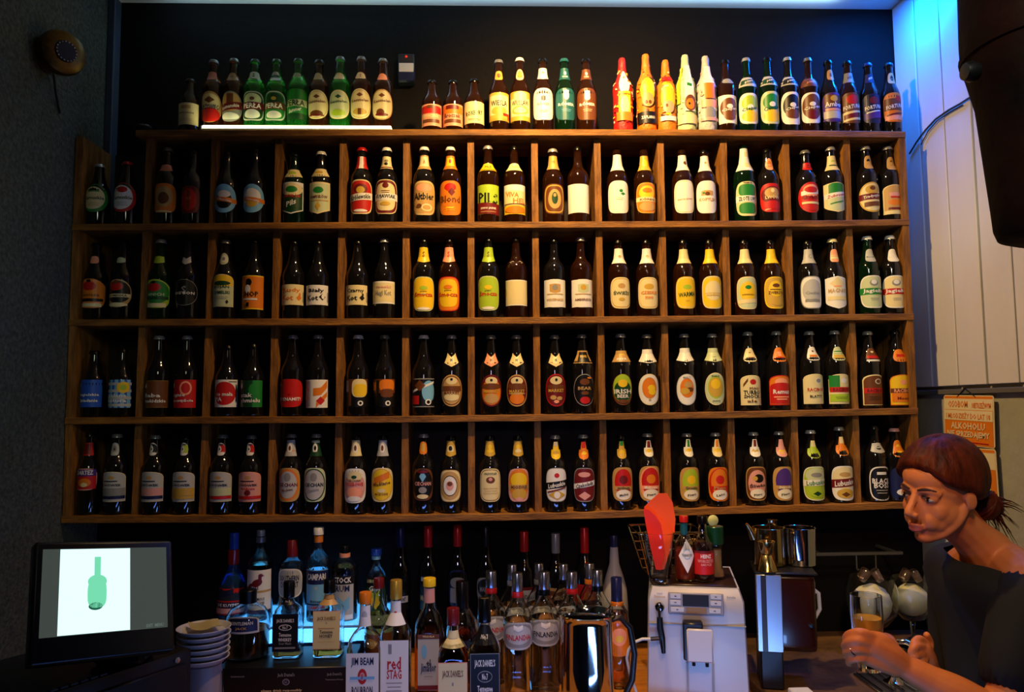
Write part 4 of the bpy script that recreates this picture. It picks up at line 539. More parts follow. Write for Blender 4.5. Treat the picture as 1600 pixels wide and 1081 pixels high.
for i, (px, top, kd, gl, cp, body, neck, look) in enumerate(ROW0):
    lift = .016 if 320 < px < 612 else 0
    x = at(px, 200, YBOT).x
    nth = ORD[i] if i < 13 else ['fourteenth', 'fifteenth', 'sixteenth', 'seventeenth', 'eighteenth', 'nineteenth', 'twentieth', 'eleventh from right', 'tenth from right', 'ninth from right', 'eighth from right', 'seventh from right', 'sixth from right', 'fifth from right', 'fourth from right', 'third from right', 'second from right', 'last'][i-13] if i < 31 else ''
    pos = (nth+' on rack top from left') if i < 20 else f'{ORD[31-i] if 31-i < 13 else nth} on rack top from right'
    beer(px, top, kd, gl, cp, body, neck, f'{look}, {pos}', shz(0, x)+HT+.0014+lift, .066 if lift else YBOT, 15.3 if gl == 'p' else 15.6 if i > 22 else 16.2, 200, random.uniform(-4, 4))
RN = ['', 'top row', 'second row', 'third row', 'bottom row']
for k, rows, bp in ((1, ROW1, 344), (2, ROW2, 494), (3, ROW3, 645), (4, ROW4, 796)):
    for i, (px, top, kd, gl, cp, body, neck, look) in enumerate(rows):
        x = at(px, bp, YBOT).x
        beer(px, top, kd, gl, cp, body, neck, f'{look}, {RN[k]}, {"left" if i % 2 == 0 else "right"} in {ORD[i//2]} compartment', shz(k, x)+HT+.0014, YBOT, 14.8 if (k == 4 and i == 0) else 17.2, bp, random.uniform(-5, 5))
# string bow on the blank-label bottle
b = at(807, 494, YBOT); 
zz = at(807, 412, YBOT-.02).z
for o in list(SC.objects):
    if o.get('label', '').find('string bow') >= 0:
        rr = .0235; h = zz-o.location.z
        bm = bmesh.new(); tube(bm, [(rr*math.cos(a/12*6.2832), rr*math.sin(a/12*6.2832), h+.001*math.sin(a*2)) for a in range(12)], .0014, 5, True)
        for s in (-1, 1):
            tube(bm, [(0, -rr, h), (s*.012, -rr-.006, h+.007), (s*.022, -rr-.004, h+.003), (s*.012, -rr-.003, h-.003), (0, -rr-.001, h)], .0013, 5)
            tube(bm, [(0, -rr-.001, h), (s*.006, -rr-.005, h-.007), (s*.016, -rr-.006, h-.012)], .0012, 5)
        meshobj('string_bow', bm, mat('string', 'd8d0b8', .8), o)['label'] = 'pale string tied in a bow'
# light strip lying on the rack, small tin, wall box
xa, xb = at(320, 200, .03).x, at(613, 200, .03).x; zs = shz(0, .7)+HT
ls = thing('light_strip', 'glowing white light strip lying on rack top under the green bottles', 'light', (xa, .05, zs))
meshobj('housing', bx((xa, .003, zs+.0004), (xb, .125, zs+.006), .001), mat('strip_housing', 'c8c8c0', .4), ls, smooth=False, world=True)
meshobj('diffuser', bx((xa+.001, .001, zs+.0062), (xb-.001, .123, zs+.0158), .003), mat('strip_glow', 'f4f0d0', .4, emit='f4f0a8', es=9), ls, smooth=False, world=True)
meshobj('end_cap', bx((xa-.006, .002, zs+.0004), (xa-.0002, .123, zs+.0155), .001), mat('strip_cap', 'b0b4c0', .4), ls, smooth=False, world=True)
p = at(226, 200, .1); zt = shz(0, p.x)+HT+.0005
tn = thing('tin', 'small dark squat tin at the far left of the rack top', 'tin', (p.x, .09, zt))
meshobj('tin_body', lt([(0, 0), (.026, 0), (.027, .003), (.027, .038), (0, .038)], 24), mat('dark_tin', '0e0e10', .4, metal=.6), tn)
meshobj('tin_lid', lt([(0, .0385), (.028, .0385), (.0285, .043), (.027, .046), (0, .0462)], 24), mat('tin_lid', '505058', .3, metal=.8), tn)
a, c = at(624, 91, YB), at(649, 135, YB)
wb = thing('wall_box', 'small dark box with white panel on black wall above the rack', 'box', ((a.x+c.x)/2, YB, c.z))
X0, X1, Z0, Z1 = a.x, c.x, c.z, a.z; zh = Z1-Z0
meshobj('box_case', bx((X0, YB-.04, Z0), (X1, YB-.0005, Z1), .004), mat('box_case_blue', '20242e', .4), wb, world=True)
meshobj('white_panel', bx((X0+.003, YB-.043, Z0+zh*.35), (X1-.003, YB-.0402, Z0+zh*.66), .001), mat('box_white', 'c8ccd8', .5), wb, world=True)
meshobj('lower_cover', bx((X0+.002, YB-.047, Z0+.002), (X1-.002, YB-.0402, Z0+zh*.33), .002), mat('box_blue', '141c44', .3), wb, world=True)
meshobj('indicator_light', lt([(0, 0), (.004, 0), (.004, .002), (0, .003)], 10, M=Matrix.Translation(((X0+X1)/2, YB-.0402, Z1-.012))@Matrix.Rotation(R(90), 4, 'X')), mat('red_led', 'a01008', .4, emit='ff2010', es=1.5), wb, world=True)
# ---------------------------------------------------------------- back bar counter
ZK = .72
def zpx(px, py, Y): return at(px, py, Y).z
XB0, XB1 = XL+.002, 2.98
OAK = mat('counter_wood', '9a5a1c', .45, color2='c07c2c', vscale=5, stretch=(1, 8, 8), bump=.2)
ctr = thing('bar_counter', 'orange-brown wooden back bar counter under the spirit bottles', 'counter', (1.2, -.2, ZK))
meshobj('worktop', bx((XB0, -.62, ZK-.04), (XB1-.75, YB-.002, ZK), .003), OAK, ctr, world=True)
meshobj('cabinet_base', bx((XB0, -.56, .002), (XB1-.75, YB-.002, ZK-.0405)), mat('cabinet_black', '14110f', .6), ctr, smooth=False, world=True)
for i in range(6):
    x0 = XB0+.03+i*.37
    d = meshobj('cabinet_door', bx((x0, -.58, .08), (x0+.355, -.561, ZK-.06), .004), mat('cabinet_door', '1d1815', .5), ctr, world=True)
    meshobj('handle', tb([(x0+.31, -.6, .45), (x0+.31, -.6, .6)], .006), mat('steel', 'b8b8b8', .25, metal=1), d, world=True)
STEEL = mat('steel', 'b8b8b8', .25, metal=1)
MIRR = mat('polished_steel', 'c8c8c8', .07, metal=1)
BRASSY = mat('warm_steel', 'c8b078', .16, metal=1)
BLK = mat('black_plastic', '0c0c0e', .35)
DRT = mat('rusty_worktop', '3a2a1c', .6, color2='6a4c30', vscale=9, bump=.4)
sk = thing('drip_counter', 'stained brown metal worktop to the right of the coffee machine', 'counter', (2.6, -.2, ZK+.05))
meshobj('worktop', bx((XB1-.748, -.62, ZK-.04), (XW_R-.004, YB-.002, ZK+.03), .004), DRT, sk, world=True)
meshobj('cabinet_base', bx((XB1-.748, -.56, .002), (XW_R-.004, YB-.002, ZK-.0405)), mat('cabinet_black'), sk, smooth=False, world=True)
# lit glass step behind
xa, xb = at(352, 985, .0).x, at(600, 985, .0).x
ZT = zpx(460, 972, .0)
st = thing('lit_shelf', 'glowing icy blue glass step lit from within below the back bottles', 'shelf', ((xa+xb)/2, .06, ZK))
meshobj('glow_panel', bx((xa, -.045, ZT-.055), (xb, YB-.01, ZT-.009), .003), mat('led_glow', '8fd8ff', .3, emit='58b4ff', es=2.2), st, world=True)
meshobj('glass_top', bx((xa-.005, -.05, ZT-.0088), (xb+.005, YB-.006, ZT), .002), mat('top_glass', (.7, .9, 1), .05, trans=.9), st, world=True)
meshobj('plinth', bx((xa, -.04, ZK+.0005), (xb, YB-.01, ZT-.0555)), mat('plinth_navy', '1c2c50', .5), st, smooth=False, world=True)
# black riser boxes with print
YR = -.27
x0, x1 = at(338, 1050, YR).x, at(545, 1050, YR).x; ZR = zpx(450, 1043, YR)
rs = thing('display_riser', 'black riser box printed with pale whiskey lettering at the counter front', 'box', ((x0+x1)/2, -.2, ZK))
meshobj('riser_box', bx((x0, YR, ZK+.0005), (x1, -.06, ZR), .003), mat('riser_black', '08080b', .4), rs, world=True)
def flatplace(px, py, Y, hwp, hhp):
    c = at(px, py, Y); s = 1/ppm(Y)
    return lambda u, v, e: (c.x+u*hwp*s, Y-e, c.z+v*hhp*s)
labelmesh('front_print', [('t', 'V', -.72, .3, .13, .12, 0, "Gentleman Jack"), ('t', 'V', 0, .35, .16, .24, 0, "Jack Daniel's"), ('o', 'V', 0, -.35, .055, .35), ('o', 'I', 0, -.35, .04, .25), ('t', 'V', 0, -.35, .025, .16, 0, 'No7'), ('t', 'V', .72, .35, .14, .2, 0, "Jack Daniel's"), ('t', 'V', .72, -.2, .17, .1, 0, 'Tennessee Honey')], flatplace(447, 1060, YR, 100, 14), rs, 6, 1, world=True)
labelmesh('foot_print', [('t', 'C', 0, 0, .9, .8, 0, 'please drink responsibly')], flatplace(440, 1079, YR, 42, 3), rs, 6, 1, world=True)

def spirit(px, top, base, wpx, Y, prof, label, glass='c', liquid=None, level=.9, cap=None, body=None, neck=None, zbase=None, sq=0, extra=None, caprough=.3, name='liquor_bottle'):
    """prof: (z, r) fractions with neck top last; cap: (colour, z0, z1, r) fractions; body/neck: (shape, col, z0, z1, hw, layers...) in fractions"""
    zb = zbase if zbase is not None else zpx(px, base, Y); x = at(px, top, Y).x
    H = zpx(px, top, Y)-zb; RR = wpx/2/ppm(Y)
    t = thing(name, label, 'bottle', (x, Y, zb+.0006), 'spirit bottles on the back bar')
    P = [(z*H, r*RR) for z, r in prof]; sf = (lambda z: sq*max(0, min(1, (P[-1][0]*.72-z)/(P[-1][0]*.12)))) if sq else None
    out = [(0, 0), (P[0][1]*.9, 0)]+[(r, max(z, .002)) for z, r in P]
    if glass in 'cug' and liquid is not None:
        w_ = .0025
        inn = [(max(r-w_, .003), z) for z, r in P if z > .006]
        outp = out+[(inn[-1][0], P[-1][0])]+inn[::-1][1:]+[(inn[0][0]*.9, .006), (0, .006)]
        meshobj('glass_body', lt(outp, 32, sq=sf), GL[glass], t)
        lz = level*H; li = [(rad_at([(z, r) for z, r in P], .008)-w_-.0004, .008)]+[(r-w_-.0004, z) for z, r in P if .009 < z < lz]; rl = rad_at([(z, r) for z, r in P], lz)-w_-.0004
        meshobj('liquid', lt([(0, .0068), (li[0][0]*.9, .0068)]+li+[(rl, lz), (0, lz)], 28, sq=sf), liquid, t)
    else:
        meshobj('glass_body', lt(out+[(0, P[-1][0])], 32, sq=sf), GL[glass] if isinstance(glass, str) else glass, t)
    if cap:
        c, z0, z1, r = cap[:4]; r0 = r*RR
        meshobj('cap', lt([(r0*.9, z0*H), (r0, z0*H+.001), (r0, z1*H-.002), (r0*.93, z1*H), (0, z1*H)], 24), capmat(c) if isinstance(c, str) else c, t)
        if len(cap) > 4:
            c2, y0, y1, r2 = cap[4]
            meshobj('neck_ring', lt([(r2*RR*.9, y0*H), (r2*RR, y0*H+.0006), (r2*RR, y1*H-.0006), (r2*RR*.9, y1*H)], 24), capmat(c2), t)
    def pl(y0, y1, hw):
        zc, hh = (y0+y1)/2*H, (y1-y0)/2*H
        if sq:
            def place(u, v, e):
                z = zc+v*hh; return (u*hw*RR, -rad_at(P, z)*1.0-e-.0006, z)
        else:
            an = math.asin(min(.96, hw))
            def place(u, v, e):
                z = zc+v*hh; r = rad_at(P, z)+e; a = u*an; return (r*math.sin(a), -r*math.cos(a), z)
        return place
    for nm, L in (('body_label', body), ('neck_label', neck)):
        if L: labelmesh(nm, [(L[0], L[1], 0, 0, 1, 1)]+list(L[5:]), pl(L[2], L[3], L[4]) if not (sq and nm == 'neck_label') else (lambda u, v, e, L=L: (rad_at(P, 0)*0+(rad_at(P, (L[2]+L[3])/2*H+v*(L[3]-L[2])/2*H)+e)*math.sin(u*1.2), -(rad_at(P, (L[2]+L[3])/2*H+v*(L[3]-L[2])/2*H)+e)*math.cos(u*1.2), (L[2]+L[3])/2*H+v*(L[3]-L[2])/2*H)), t, 18, 2)
    if extra: extra(t, H, RR)
    return t
def liq(n, c, rough=.0, tr=1): return mat('liquid_'+n, c, rough, trans=tr, ior=1.34)
AMB = liq('amber', (.75, .28, .05)); DAMB = liq('dark_amber', (.32, .07, .012)); CLR = liq('clear', (.95, .97, .98)); DK = liq('nearly_black', (.02, .008, .004), tr=.3); GOLD = liq('gold', (.9, .55, .12)); REDL = liq('cherry', (.5, .05, .015)); HON = liq('honey', (.6, .16, .02))
PB = [(0, .96), (.02, 1), (.55, 1), (.62, .95), (.68, .72), (.73, .48), (.78, .38), (.92, .34), (.93, .36)]       # generic round-shouldered
PT = [(0, .96), (.02, 1), (.60, 1), (.66, .93), (.70, .72), (.74, .46), (.80, .36), (.93, .34)]                   # tall
PW = [(0, .92), (.02, .98), (.60, 1), (.68, .9), (.74, .6), (.79, .42), (.90, .37), (.96, .36)]                    # vermouth
PQ = [(0, .97), (.015, 1), (.56, 1), (.62, .96), (.68, .72), (.72, .46), (.76, .36), (.90, .33)]                   # square whiskey
PF = [(0, .90), (.03, .97), (.25, .93), (.45, .97), (.58, 1), (.66, .93), (.72, .66), (.78, .42), (.86, .35), (.90, .34)]  # vodka
PR = [(0, .80), (.03, .95), (.20, 1), (.42, 1), (.55, .93), (.66, .68), (.74, .42), (.80, .30), (.93, .27)]        # flask like
# row on the lit step
S = spirit
S(366, 832, 968, 46, .09, [(0, .9), (.03, 1), (.24, 1), (.36, .88), (.48, .6), (.58, .40), (.64, .30), (.93, .26)], 'blue liqueur bottle, red neck, leftmost on the lit step', 'u', liq('blue', (.03, .22, .6)), .5, ('B', .80, 1, .30, ('R', .62, .80, .36)), ('r', 'R', .06, .36, .9, ('r', 'I', -.3, .75, .6, .35, .25), ('r', 'I', 0, -.25, .95, .22), T('DE KUYPER', 'W', -.25, .85, .12), Rr('P', -.7, .9, .2)), zbase=ZT)
S(408, 828, 975, 37, .05, PT, 'whisky bottle with white label showing a red-brown bird', 'c', liq('pale_green', (.55, .68, .5)), .62, ('H', .93, 1, .34, ('V', .86, .925, .40)), ('r', 'W', .08, .57, .95, Rr('T', .02, .96, .05, .03), ('o', 'M', .0, .42, .34, .17, .06), ('d', 'M', -.42, .3, .4, .1, .12), ('r', 'M', .2, .6, .1, .14), ('o', 'M', .24, .76, .14, .08), ('d', 'N', .38, .75, .1, .025), Rr('M', .2, .03, .07, 0, -.04), Rr('M', .2, .03, .07, 0, .08), T('THE FAMOUS', 'K', -.3, .6, .07), T('GROUSE', 'K', -.52, .6, .09), Rr('I', -.9, .96, .1)), zbase=ZT)
S(457, 843, 982, 39, .04, [(0, .96), (.02, 1), (.62, 1), (.70, .93), (.75, .6), (.79, .42), (.95, .38)], 'clear bottle with round white label and dark red cap', 'c', CLR, .5, ('M', .78, 1, .42), ('s', 'W', .30, .66, .9, Ov('H', 0, .9, .9, sh='s'), T('SOUTHERN', 'K', .35, .85, .2), T('COMFORT', 'K', -.1, .8, .2), Ov('V', -.6, .35, .22)), zbase=ZT)
S(498, 824, 990, 34, .02, [(0, .96), (.02, 1), (.60, 1), (.68, .95), (.73, .6), (.78, .42), (.92, .36)], 'tall clear aperitif bottle, white cap, deep blue word band', 'c', CLR, .55, ('W', .92, 1, .46, ('O', .84, .915, .40)), ('r', 'S', .13, .56, .93, Rr('I', .62, 1, .34), T('CAMPARI', 'W', .66, .92, .16), Ov('H', .1, .1, .06), Rr('I', -.7, 1, .03), T('Bitter', 'K', -.55, .5, .06), T('CAMPARI', 'R', -.85, .7, .08)), zbase=ZT)
S(539, 852, 975, 39, .03, [(0, .97), (.02, 1), (.62, 1), (.74, .98), (.80, .7), (.83, .42), (.90, .36)], 'amber rum bottle with black and pale two-part label', 'c', DAMB, .72, ('K', .90, 1, .36, ('E', .84, .895, .42)), ('r', 'H', .02, .62, .78, Rr('K', .8, 1.1, .2), T('STOCK', 'W', .8, .95, .13), T('RUM', 'I', .42, .75, .14), ('c', 'S', .1, -.3, .5, .4), Rr('W', -.85, .9, .1)), zbase=ZT)
S(588, 857, 985, 33, .06, PB, 'clear gin bottle with black, green and yellow label', 'c', CLR, .5, ('B', .90, 1, .5, ('S', .84, .895, .42)), ('r', 'D', .1, .6, .9, Rr('K', .75, 1, .25), T('LUBUSKI GIN', 'X', .78, .85, .1), T('GIN', 'W', .35, .6, .16), ('c', 'L', 0, -.1, .4, .4), ('d', 'Y', 0, -.45, .5, .4)), zbase=ZT)
# dark vermouths behind
def foil(c): return mat('foil_'+c, PAL[c], .3, metal=.25)
ZV = ZK+.001
for px, top, c, w, lab, lb in ((626, 821, 'I', 31, ('r', 'K', .36, .52, .9, Rr('W', 0, .8, .3), T('MONTRONT', 'K', 0, .7, .2)), 'black wine bottle, dark blue foil, behind the gold-capped bottle'),
                       (669, 821, 'R', 31, ('r', 'K', .36, .62, .9, Rr('H', .8, .6, .12), T('MARTINI', 'T', -.3, .8, .16)), 'black wine bottle, red foil, left of two red-topped twins'),
                       (715, 820, 'R', 31, ('s', 'I', .38, .66, .9, Ov('V', .3, .7, .3), Rr('V', -.4, .7, .4)), 'black wine bottle, red foil, grey crest label'),
                       (759, 820, 'K', 31, ('s', 'V', .42, .6, .9, Ov('K', .1, .85, .8), T('MARTINI', 'V', 0, .7, .2)), 'black wine bottle with plain black foil neck'),
                       (819, 830, 'R', 32, ('r', 'M', .30, .55, .9, Rr('H', 0, .9, .8), T('WÓDKA', 'K', .4, .8, .18), T('ŻOŁĄDKOWA', 'K', -.05, .8, .16), T('27', 'K', -.5, .3, .16)), 'dark vodka bottle, bright red cap, grey label'),
                       (868, 833, 'V', 32, ('r', 'T', .30, .55, .9, Rr('N', 0, .9, .8), T('WÓDKA', 'C', .4, .8, .18), T('ŻOŁĄDKOWA', 'C', -.05, .8, .16), T('27', 'C', -.5, .3, .16)), 'dark vodka bottle, clouded grey neck'),
                       (913, 824, 'R', 32, ('r', 'R', .30, .55, .9, ('d', 'O', 0, 0, .6, .8)), 'dark bottle with long bright red foil neck')):
    S(px, top, 1000, w, .17, PW, lb, 'k', None, .9, (foil(c), .74 if px == 913 else .83, 1, .42), lab, zbase=ZV)
S(959, 836, 1000, 40, .12, [(0, .95), (.03, 1), (.40, 1), (.55, .92), (.66, .66), (.76, .38), (.90, .3)], 'frosted white liqueur bottle with long sloping shoulders', 'f', None, .9, ('I', .90, 1, .3), None, zbase=ZV)
# middle row on riser
S(388, 921, 1040, 66, -.15, [(0, .92), (.04, 1), (.50, 1), (.62, .95), (.72, .75), (.78, .42), (.82, .33), (.86, .33)], 'broad decanter with arched dark label and black stopper', 'c', DK, .42, ('K', .80, 1, .38), ('a', 'H', .42, .66, .72, ('a', 'I', 0, .05, .9, .8), T('GENTLEMAN', 'H', .25, .8, .2), T('JACK', 'T', -.4, .4, .2)), zbase=ZR)
S(452, 908, 1040, 40, -.15, PQ, 'square whiskey bottle, black label, on riser centre', 'c', DAMB, .12, ('K', .78, 1, .42), ('r', 'I', .10, .60, .95, Rr('K', 0, .92, .96), T("JACK DANIEL'S", 'W', .62, .85, .12), ('o', 'W', 0, .28, .5, .16), ('o', 'K', 0, .28, .44, .12), T('No.7', 'W', .28, .25, .08), T('Tennessee', 'W', -.1, .6, .1), T('WHISKEY', 'W', -.36, .65, .09), T('Sour Mash', 'V', -.56, .6, .07), Rr('V', -.8, .8, .05)), ('a', 'K', .70, .78, 1, T('No.7', 'H', 0, .4, .3)), zbase=ZR, sq=.8)
S(515, 905, 1040, 42, -.15, PQ, 'square honey whiskey bottle, cream label, right on the riser', 'c', HON, .10, ('K', .82, 1, .42), ('r', 'E', .12, .62, .95, Rr('C', 0, .96, .97), T("JACK DANIEL'S", 'N', .6, .85, .12), Ov('V', .38, .04, .04), Rr('T', .1, .6, .02), T('Tennessee', 'K', -.08, .6, .09), T('HONEY', 'K', -.3, .6, .09), Rr('T', -.6, .6, .01)), ('a', 'T', .68, .81, 1, Ov('N', 0, .4, .3)), zbase=ZR, sq=.8)
S(592, 903, 1060, 44, -.10, PB, 'reddish amber rum bottle half hidden behind front bourbons', 'c', DAMB, .66, ('M', .90, 1, .36), ('r', 'N', .2, .5, .9, ('o', 'T', -.3, .3, .5, .35), T('RUM', 'C', .3, .5, .16)), zbase=ZK)
# front row
S(571, 925, 1100, 51, -.40, [(0, .97), (.01, 1), (.575, 1), (.63, .93), (.68, .70), (.72, .44), (.76, .34), (.93, .32)], 'front bourbon bottle, white label, crimson seal', 'c', GOLD, .47, ('O', .91, 1, .36), ('r', 'W', .02, .56, .94, Rr('W', 0, .97, .97), T('JIM BEAM', 'I', .74, .86, .14), ('o', 'R', 0, .34, .28, .22), ('o', 'P', 0, .34, .16, .12), T('B', 'R', .34, .07, .07), Rr('S', .3, .75, .04), T('BOURBON', 'I', -.05, .8, .12), *Ds('V', -.3, 3, .55), T('KENTUCKY', 'V', -.62, .7, .07)), ('r', 'W', .74, .90, 1, Ov('H', 0, .4, .5)), zbase=ZK, sq=.35)
S(619, 906, 1100, 45, -.38, [(0, .97), (.01, 1), (.60, 1), (.64, .93), (.69, .68), (.73, .44), (.77, .36), (.93, .33)], 'front whiskey bottle with gold cap and red stag lettering', 'c', GOLD, .48, ('A', .86, 1, .40), ('r', 'W', .02, .585, .94, Rr('W', .2, .97, .77), ('w', 'V', -.3, .78, .12, .14), T('red', 'R', .42, .6, .16), T('STAG', 'R', .14, .65, .12), *Ds('V', -.08, 3, .55), Rr('K', -.75, 1, .26), T('BLACK CHERRY', 'C', -.68, .7, .06), *Ds('T', -.85, 2, .5)), ('r', 'W', .68, .85, 1, Ov('R', .2, .4, .2)), zbase=ZK, sq=.35)
S(671, 903, 1076, 44, -.25, [(0, .97), (.01, 1), (.55, 1), (.63, .93), (.70, .7), (.75, .46), (.80, .40), (.95, .38)], 'tequila bottle with yellow top and blue-white square label', 'c', AMB, .60, ('Y', .93, 1, .44), ('r', 'H', .11, .56, .72, Rr('N', .93, 1, .08), T('TEQUILA', 'C', .93, .7, .04), ('o', 'S', -.4, .4, .25, .25), T('el', 'K', .0, .25, .12), T('Jimador', 'I', -.22, .9, .2), Rr('M', -.9, 1, .08), Ds('V', -.5, 1, .4)[0]), ('r', 'P', .80, .92, 1), zbase=ZK, sq=.3)
S(722, 908, 1045, 53, -.20, [(0, .9), (.04, 1), (.40, 1), (.52, .97), (.64, .82), (.72, .55), (.77, .33), (.86, .3)], 'round-bellied dark whisky decanter behind the honey bottle', 'c', DAMB, .55, ('K', .72, 1, .36), ('r', 'K', .12, .5, .9, T('DALMORE', 'A', .45, .85, .2), Rr('A', .1, .4, .03)), zbase=ZK)
S(708, 948, 1105, 45, -.42, PQ, 'front honey whiskey bottle, red-brown, large cream label', 'c', HON, .70, ('M', .84, .99, .42), ('r', 'E', .0, .55, .97, Rr('C', 0, .96, .97), T("JACK DANIEL'S", 'N', .62, .88, .14), Ov('V', .32, .06, .06), Rr('T', .05, .6, .02), T('Tennessee', 'K', -.15, .65, .09), T('HONEY', 'K', -.4, .65, .1)), ('r', 'C', .66, .80, 1, ('w', 'V', 0, 0, .6, .06)), zbase=ZK, sq=.8)
S(757, 934, 1105, 47, -.42, PQ, 'front square whiskey bottle, black label with white lettering', 'c', DK, .66, ('K', .80, 1, .42, ('T', .985, 1.001, .25)), ('r', 'V', .02, .58, .93, Rr('K', 0, .96, .98), T("JACK DANIEL'S", 'W', .7, .88, .13), ('o', 'V', 0, .34, .5, .17), ('o', 'K', 0, .34, .46, .14), T('No.7', 'W', .34, .25, .09), T('Tennessee', 'W', -.0, .65, .09), T('WHISKEY', 'W', -.24, .65, .08), *Ds('V', -.42, 4, .6, .12)), ('a', 'K', .64, .79, 1, T('No.7', 'H', -.2, .4, .2)), zbase=ZK, sq=.8)
for i, (px, top, base, Y, rc, lc, txt, lb) in enumerate((
        (733, 892, 1040, -.12, 'R', 'R', 'FINLANDIA', 'behind the black-label whiskey, red lettering'),
        (808, 895, 1075, -.24, 'R', 'R', 'FINLANDIA', 'front centre, red ring and pink lettering'),
        (850, 893, 1068, -.20, 'K', 'K', 'FINLANDIA', 'front, dark ring and black lettering'),
        (893, 893, 1060, -.14, 'R', 'O', 'FINLANDIA', 'red ring, just behind the steel jug rim'),
        (933, 890, 1050, -.10, 'K', 'K', 'FINLANDIA', 'above the steel jug, no red ring'),
        (800, 882, 1030, .0, 'V', 'V', 'FINLANDIA', 'back row, leftmost of the back four'),
        (842, 880, 1030, .0, 'V', 'V', 'FINLANDIA', 'back row, second of the back four'),
        (880, 881, 1030, .0, 'K', 'V', 'FINLANDIA', 'back row, third of the back four'),
        (921, 880, 1030, .0, 'O', 'O', 'FINLANDIA', 'back row, rightmost of the back four'))):
    S(px if i else 767, top, base, 46 if i < 5 else 40, Y, PF, 'silver-capped vodka bottle, '+lb, 'c', CLR if i not in (3, 8) else AMB, .62, (mat('silver_cap', 'c0c4cc', .22, metal=1), .85, 1, .37, (rc, .80, .848, .39)), ('s', 'H', .40, .62, .93, Ov('V', 0, .92, .85, sh='s'), Ov('H', .1, .8, .7), T(txt, lc, -.1, .92, .2), ('c', 'W', 0, .6, .25, .25)), zbase=ZK)
S(963, 902, 1060, 37, -.18, [(0, .95), (.03, 1), (.60, 1), (.68, .9), (.74, .56), (.79, .46), (.95, .42)], 'orange liqueur bottle glowing behind the steel jug, navy cap', 'c', liq('orange', (.95, .30, .04)), .68, ('I', .78, 1, .46, ('O', .74, .78, .52)), ('s', 'O', .3, .62, .9, Ov('E', .1, .6, .5), Ov('Y', .0, .3, .2)), zbase=ZK)
# ---------------------------------------------------------------- steel jug
p = at(916, 958, -.42); zr = zpx(916, 958, -.42); rj = 43/ppm(-.42)
jg = thing('steel_jug', 'tall polished steel jug with black side handle in front of vodka bottles', 'jug', (p.x, -.42, ZK+.0006))
hj = zr-ZK
meshobj('jug_body', lt([(0, 0), (rj*.93, 0), (rj*.95, .004), (rj*.92, hj*.5), (rj*.9, hj*.93), (rj*.95, hj*.98), (rj*1.03, hj), (rj*.99, hj+.002), (rj*.9, hj*.97), (rj*.88, hj*.9), (rj*.9, .008), (0, .008)], 48), MIRR, jg)
meshobj('handle', tb([(rj*.9, 0, hj*.93), (rj*1.2, -.002, hj*.96), (rj*1.55, 0, hj*.85), (rj*1.7, 0, hj*.6), (rj*1.6, 0, hj*.35), (rj*1.3, 0, hj*.18), (rj*.9, 0, hj*.14)], .009, 10), BLK, jg)
# ---------------------------------------------------------------- coffee machine
YC = -.40
def P3(px, py, Y=YC): return at(px, py, Y)
x0, x1 = P3(1012, 1000).x, P3(1165, 1000).x; zt = P3(1085, 921).z; xc = (x0+x1)/2; W_ = x1-x0
cm = thing('coffee_machine', 'silver grey automatic coffee machine with milk pipe and small display', 'coffee machine', (xc, YC, ZK)); cm.rotation_euler.z = R(-13)
SIL = mat('silver_plastic', 'b6b8ba', .38, metal=.15); SILD = mat('silver_plastic_dark', '8a8c90', .4)
bm = bmesh.new(); n = 10; rings = []
for i in range(n+1):                                   # front shell: slightly wider at the foot, rounded shoulders
    f = i/n; z = ZK+.0006+(zt-ZK)*f; hw = W_/2*(1.03-.08*f) if f < .93 else W_/2*(.95-.07*((f-.93)/.07)**2)
    yf = YC+.012*(1-f)+(.02*((f-.9)/.1)**2 if f > .9 else 0)
    rings.append([bm.verts.new((xc+a*hw, yf+b, z)) for a, b in ((-1, .32), (-1, .012), (-.97, .002), (-.5, -.004), (0, -.006), (.5, -.004), (.97, .002), (1, .012), (1, .32))])
for A, B in zip(rings, rings[1:]):
    for k in range(9): bm.faces.new((A[k], A[(k+1) % 9], B[(k+1) % 9], B[k]))
bm.faces.new(rings[0][::-1]); bm.faces.new(rings[-1])
meshobj('housing', bm, SIL, cm, world=True)
def pz(px, py, d=.0): q = at(px, py, YC-.008-d); return q
def panel(name, a, b, d0, d1, m, par=cm, bev=.0004):
    A = at(a[0], b[1], YC-d1); B = at(b[0], a[1], YC-d1)
    return meshobj(name, bx((A.x, YC-d1, A.z), (B.x, YC-d0, B.z), bev), m, par, world=True)
cp = panel('control_panel', (1047, 926), (1130, 961), .004, .011, SILD, bev=.002)
panel('display', (1069, 929), (1108, 948), .0112, .0125, mat('display_dark', '100a06', .55), cp)
panel('display_foot', (1074, 949), (1105, 959), .0112, .0122, mat('display_amber', '8a6a2a', .4), cp)
for a, b in (((1050, 929), (1066, 937)), ((1050, 939), (1066, 947)), ((1051, 950), (1071, 958)), ((1111, 927), (1127, 935)), ((1111, 937), (1127, 945)), ((1109, 949), (1126, 957))):
    panel('button', a, b, .0112, .0135, mat('button_silver', 'c2c4c2', .35), cp, .0006)
    q = at((a[0]+b[0])/2, (a[1]+b[1])/2, YC-.0142)
    meshobj('button_mark', bx((q.x-.003, YC-.0142, q.z-.001), (q.x+.003, YC-.0136, q.z+.001)), BLK, cp, smooth=False, world=True)
labelmesh('maker_mark', [('t', 'V', 0, .55, .5, .25, 0, 'PHILIPS'), ('t', 'T', 0, -.3, 1, .4, 0, 'Saeco')], flatplace(1033, 933, YC-.0065, 11, 5), cm, 4, 1, world=True)
labelmesh('model_mark', [('t', 'V', 0, 0, 1, .6, 0, 'Intelia')], flatplace(1141, 930, YC-.006, 8, 3), cm, 4, 1, world=True)
a = at(1033, 952, YC-.008)
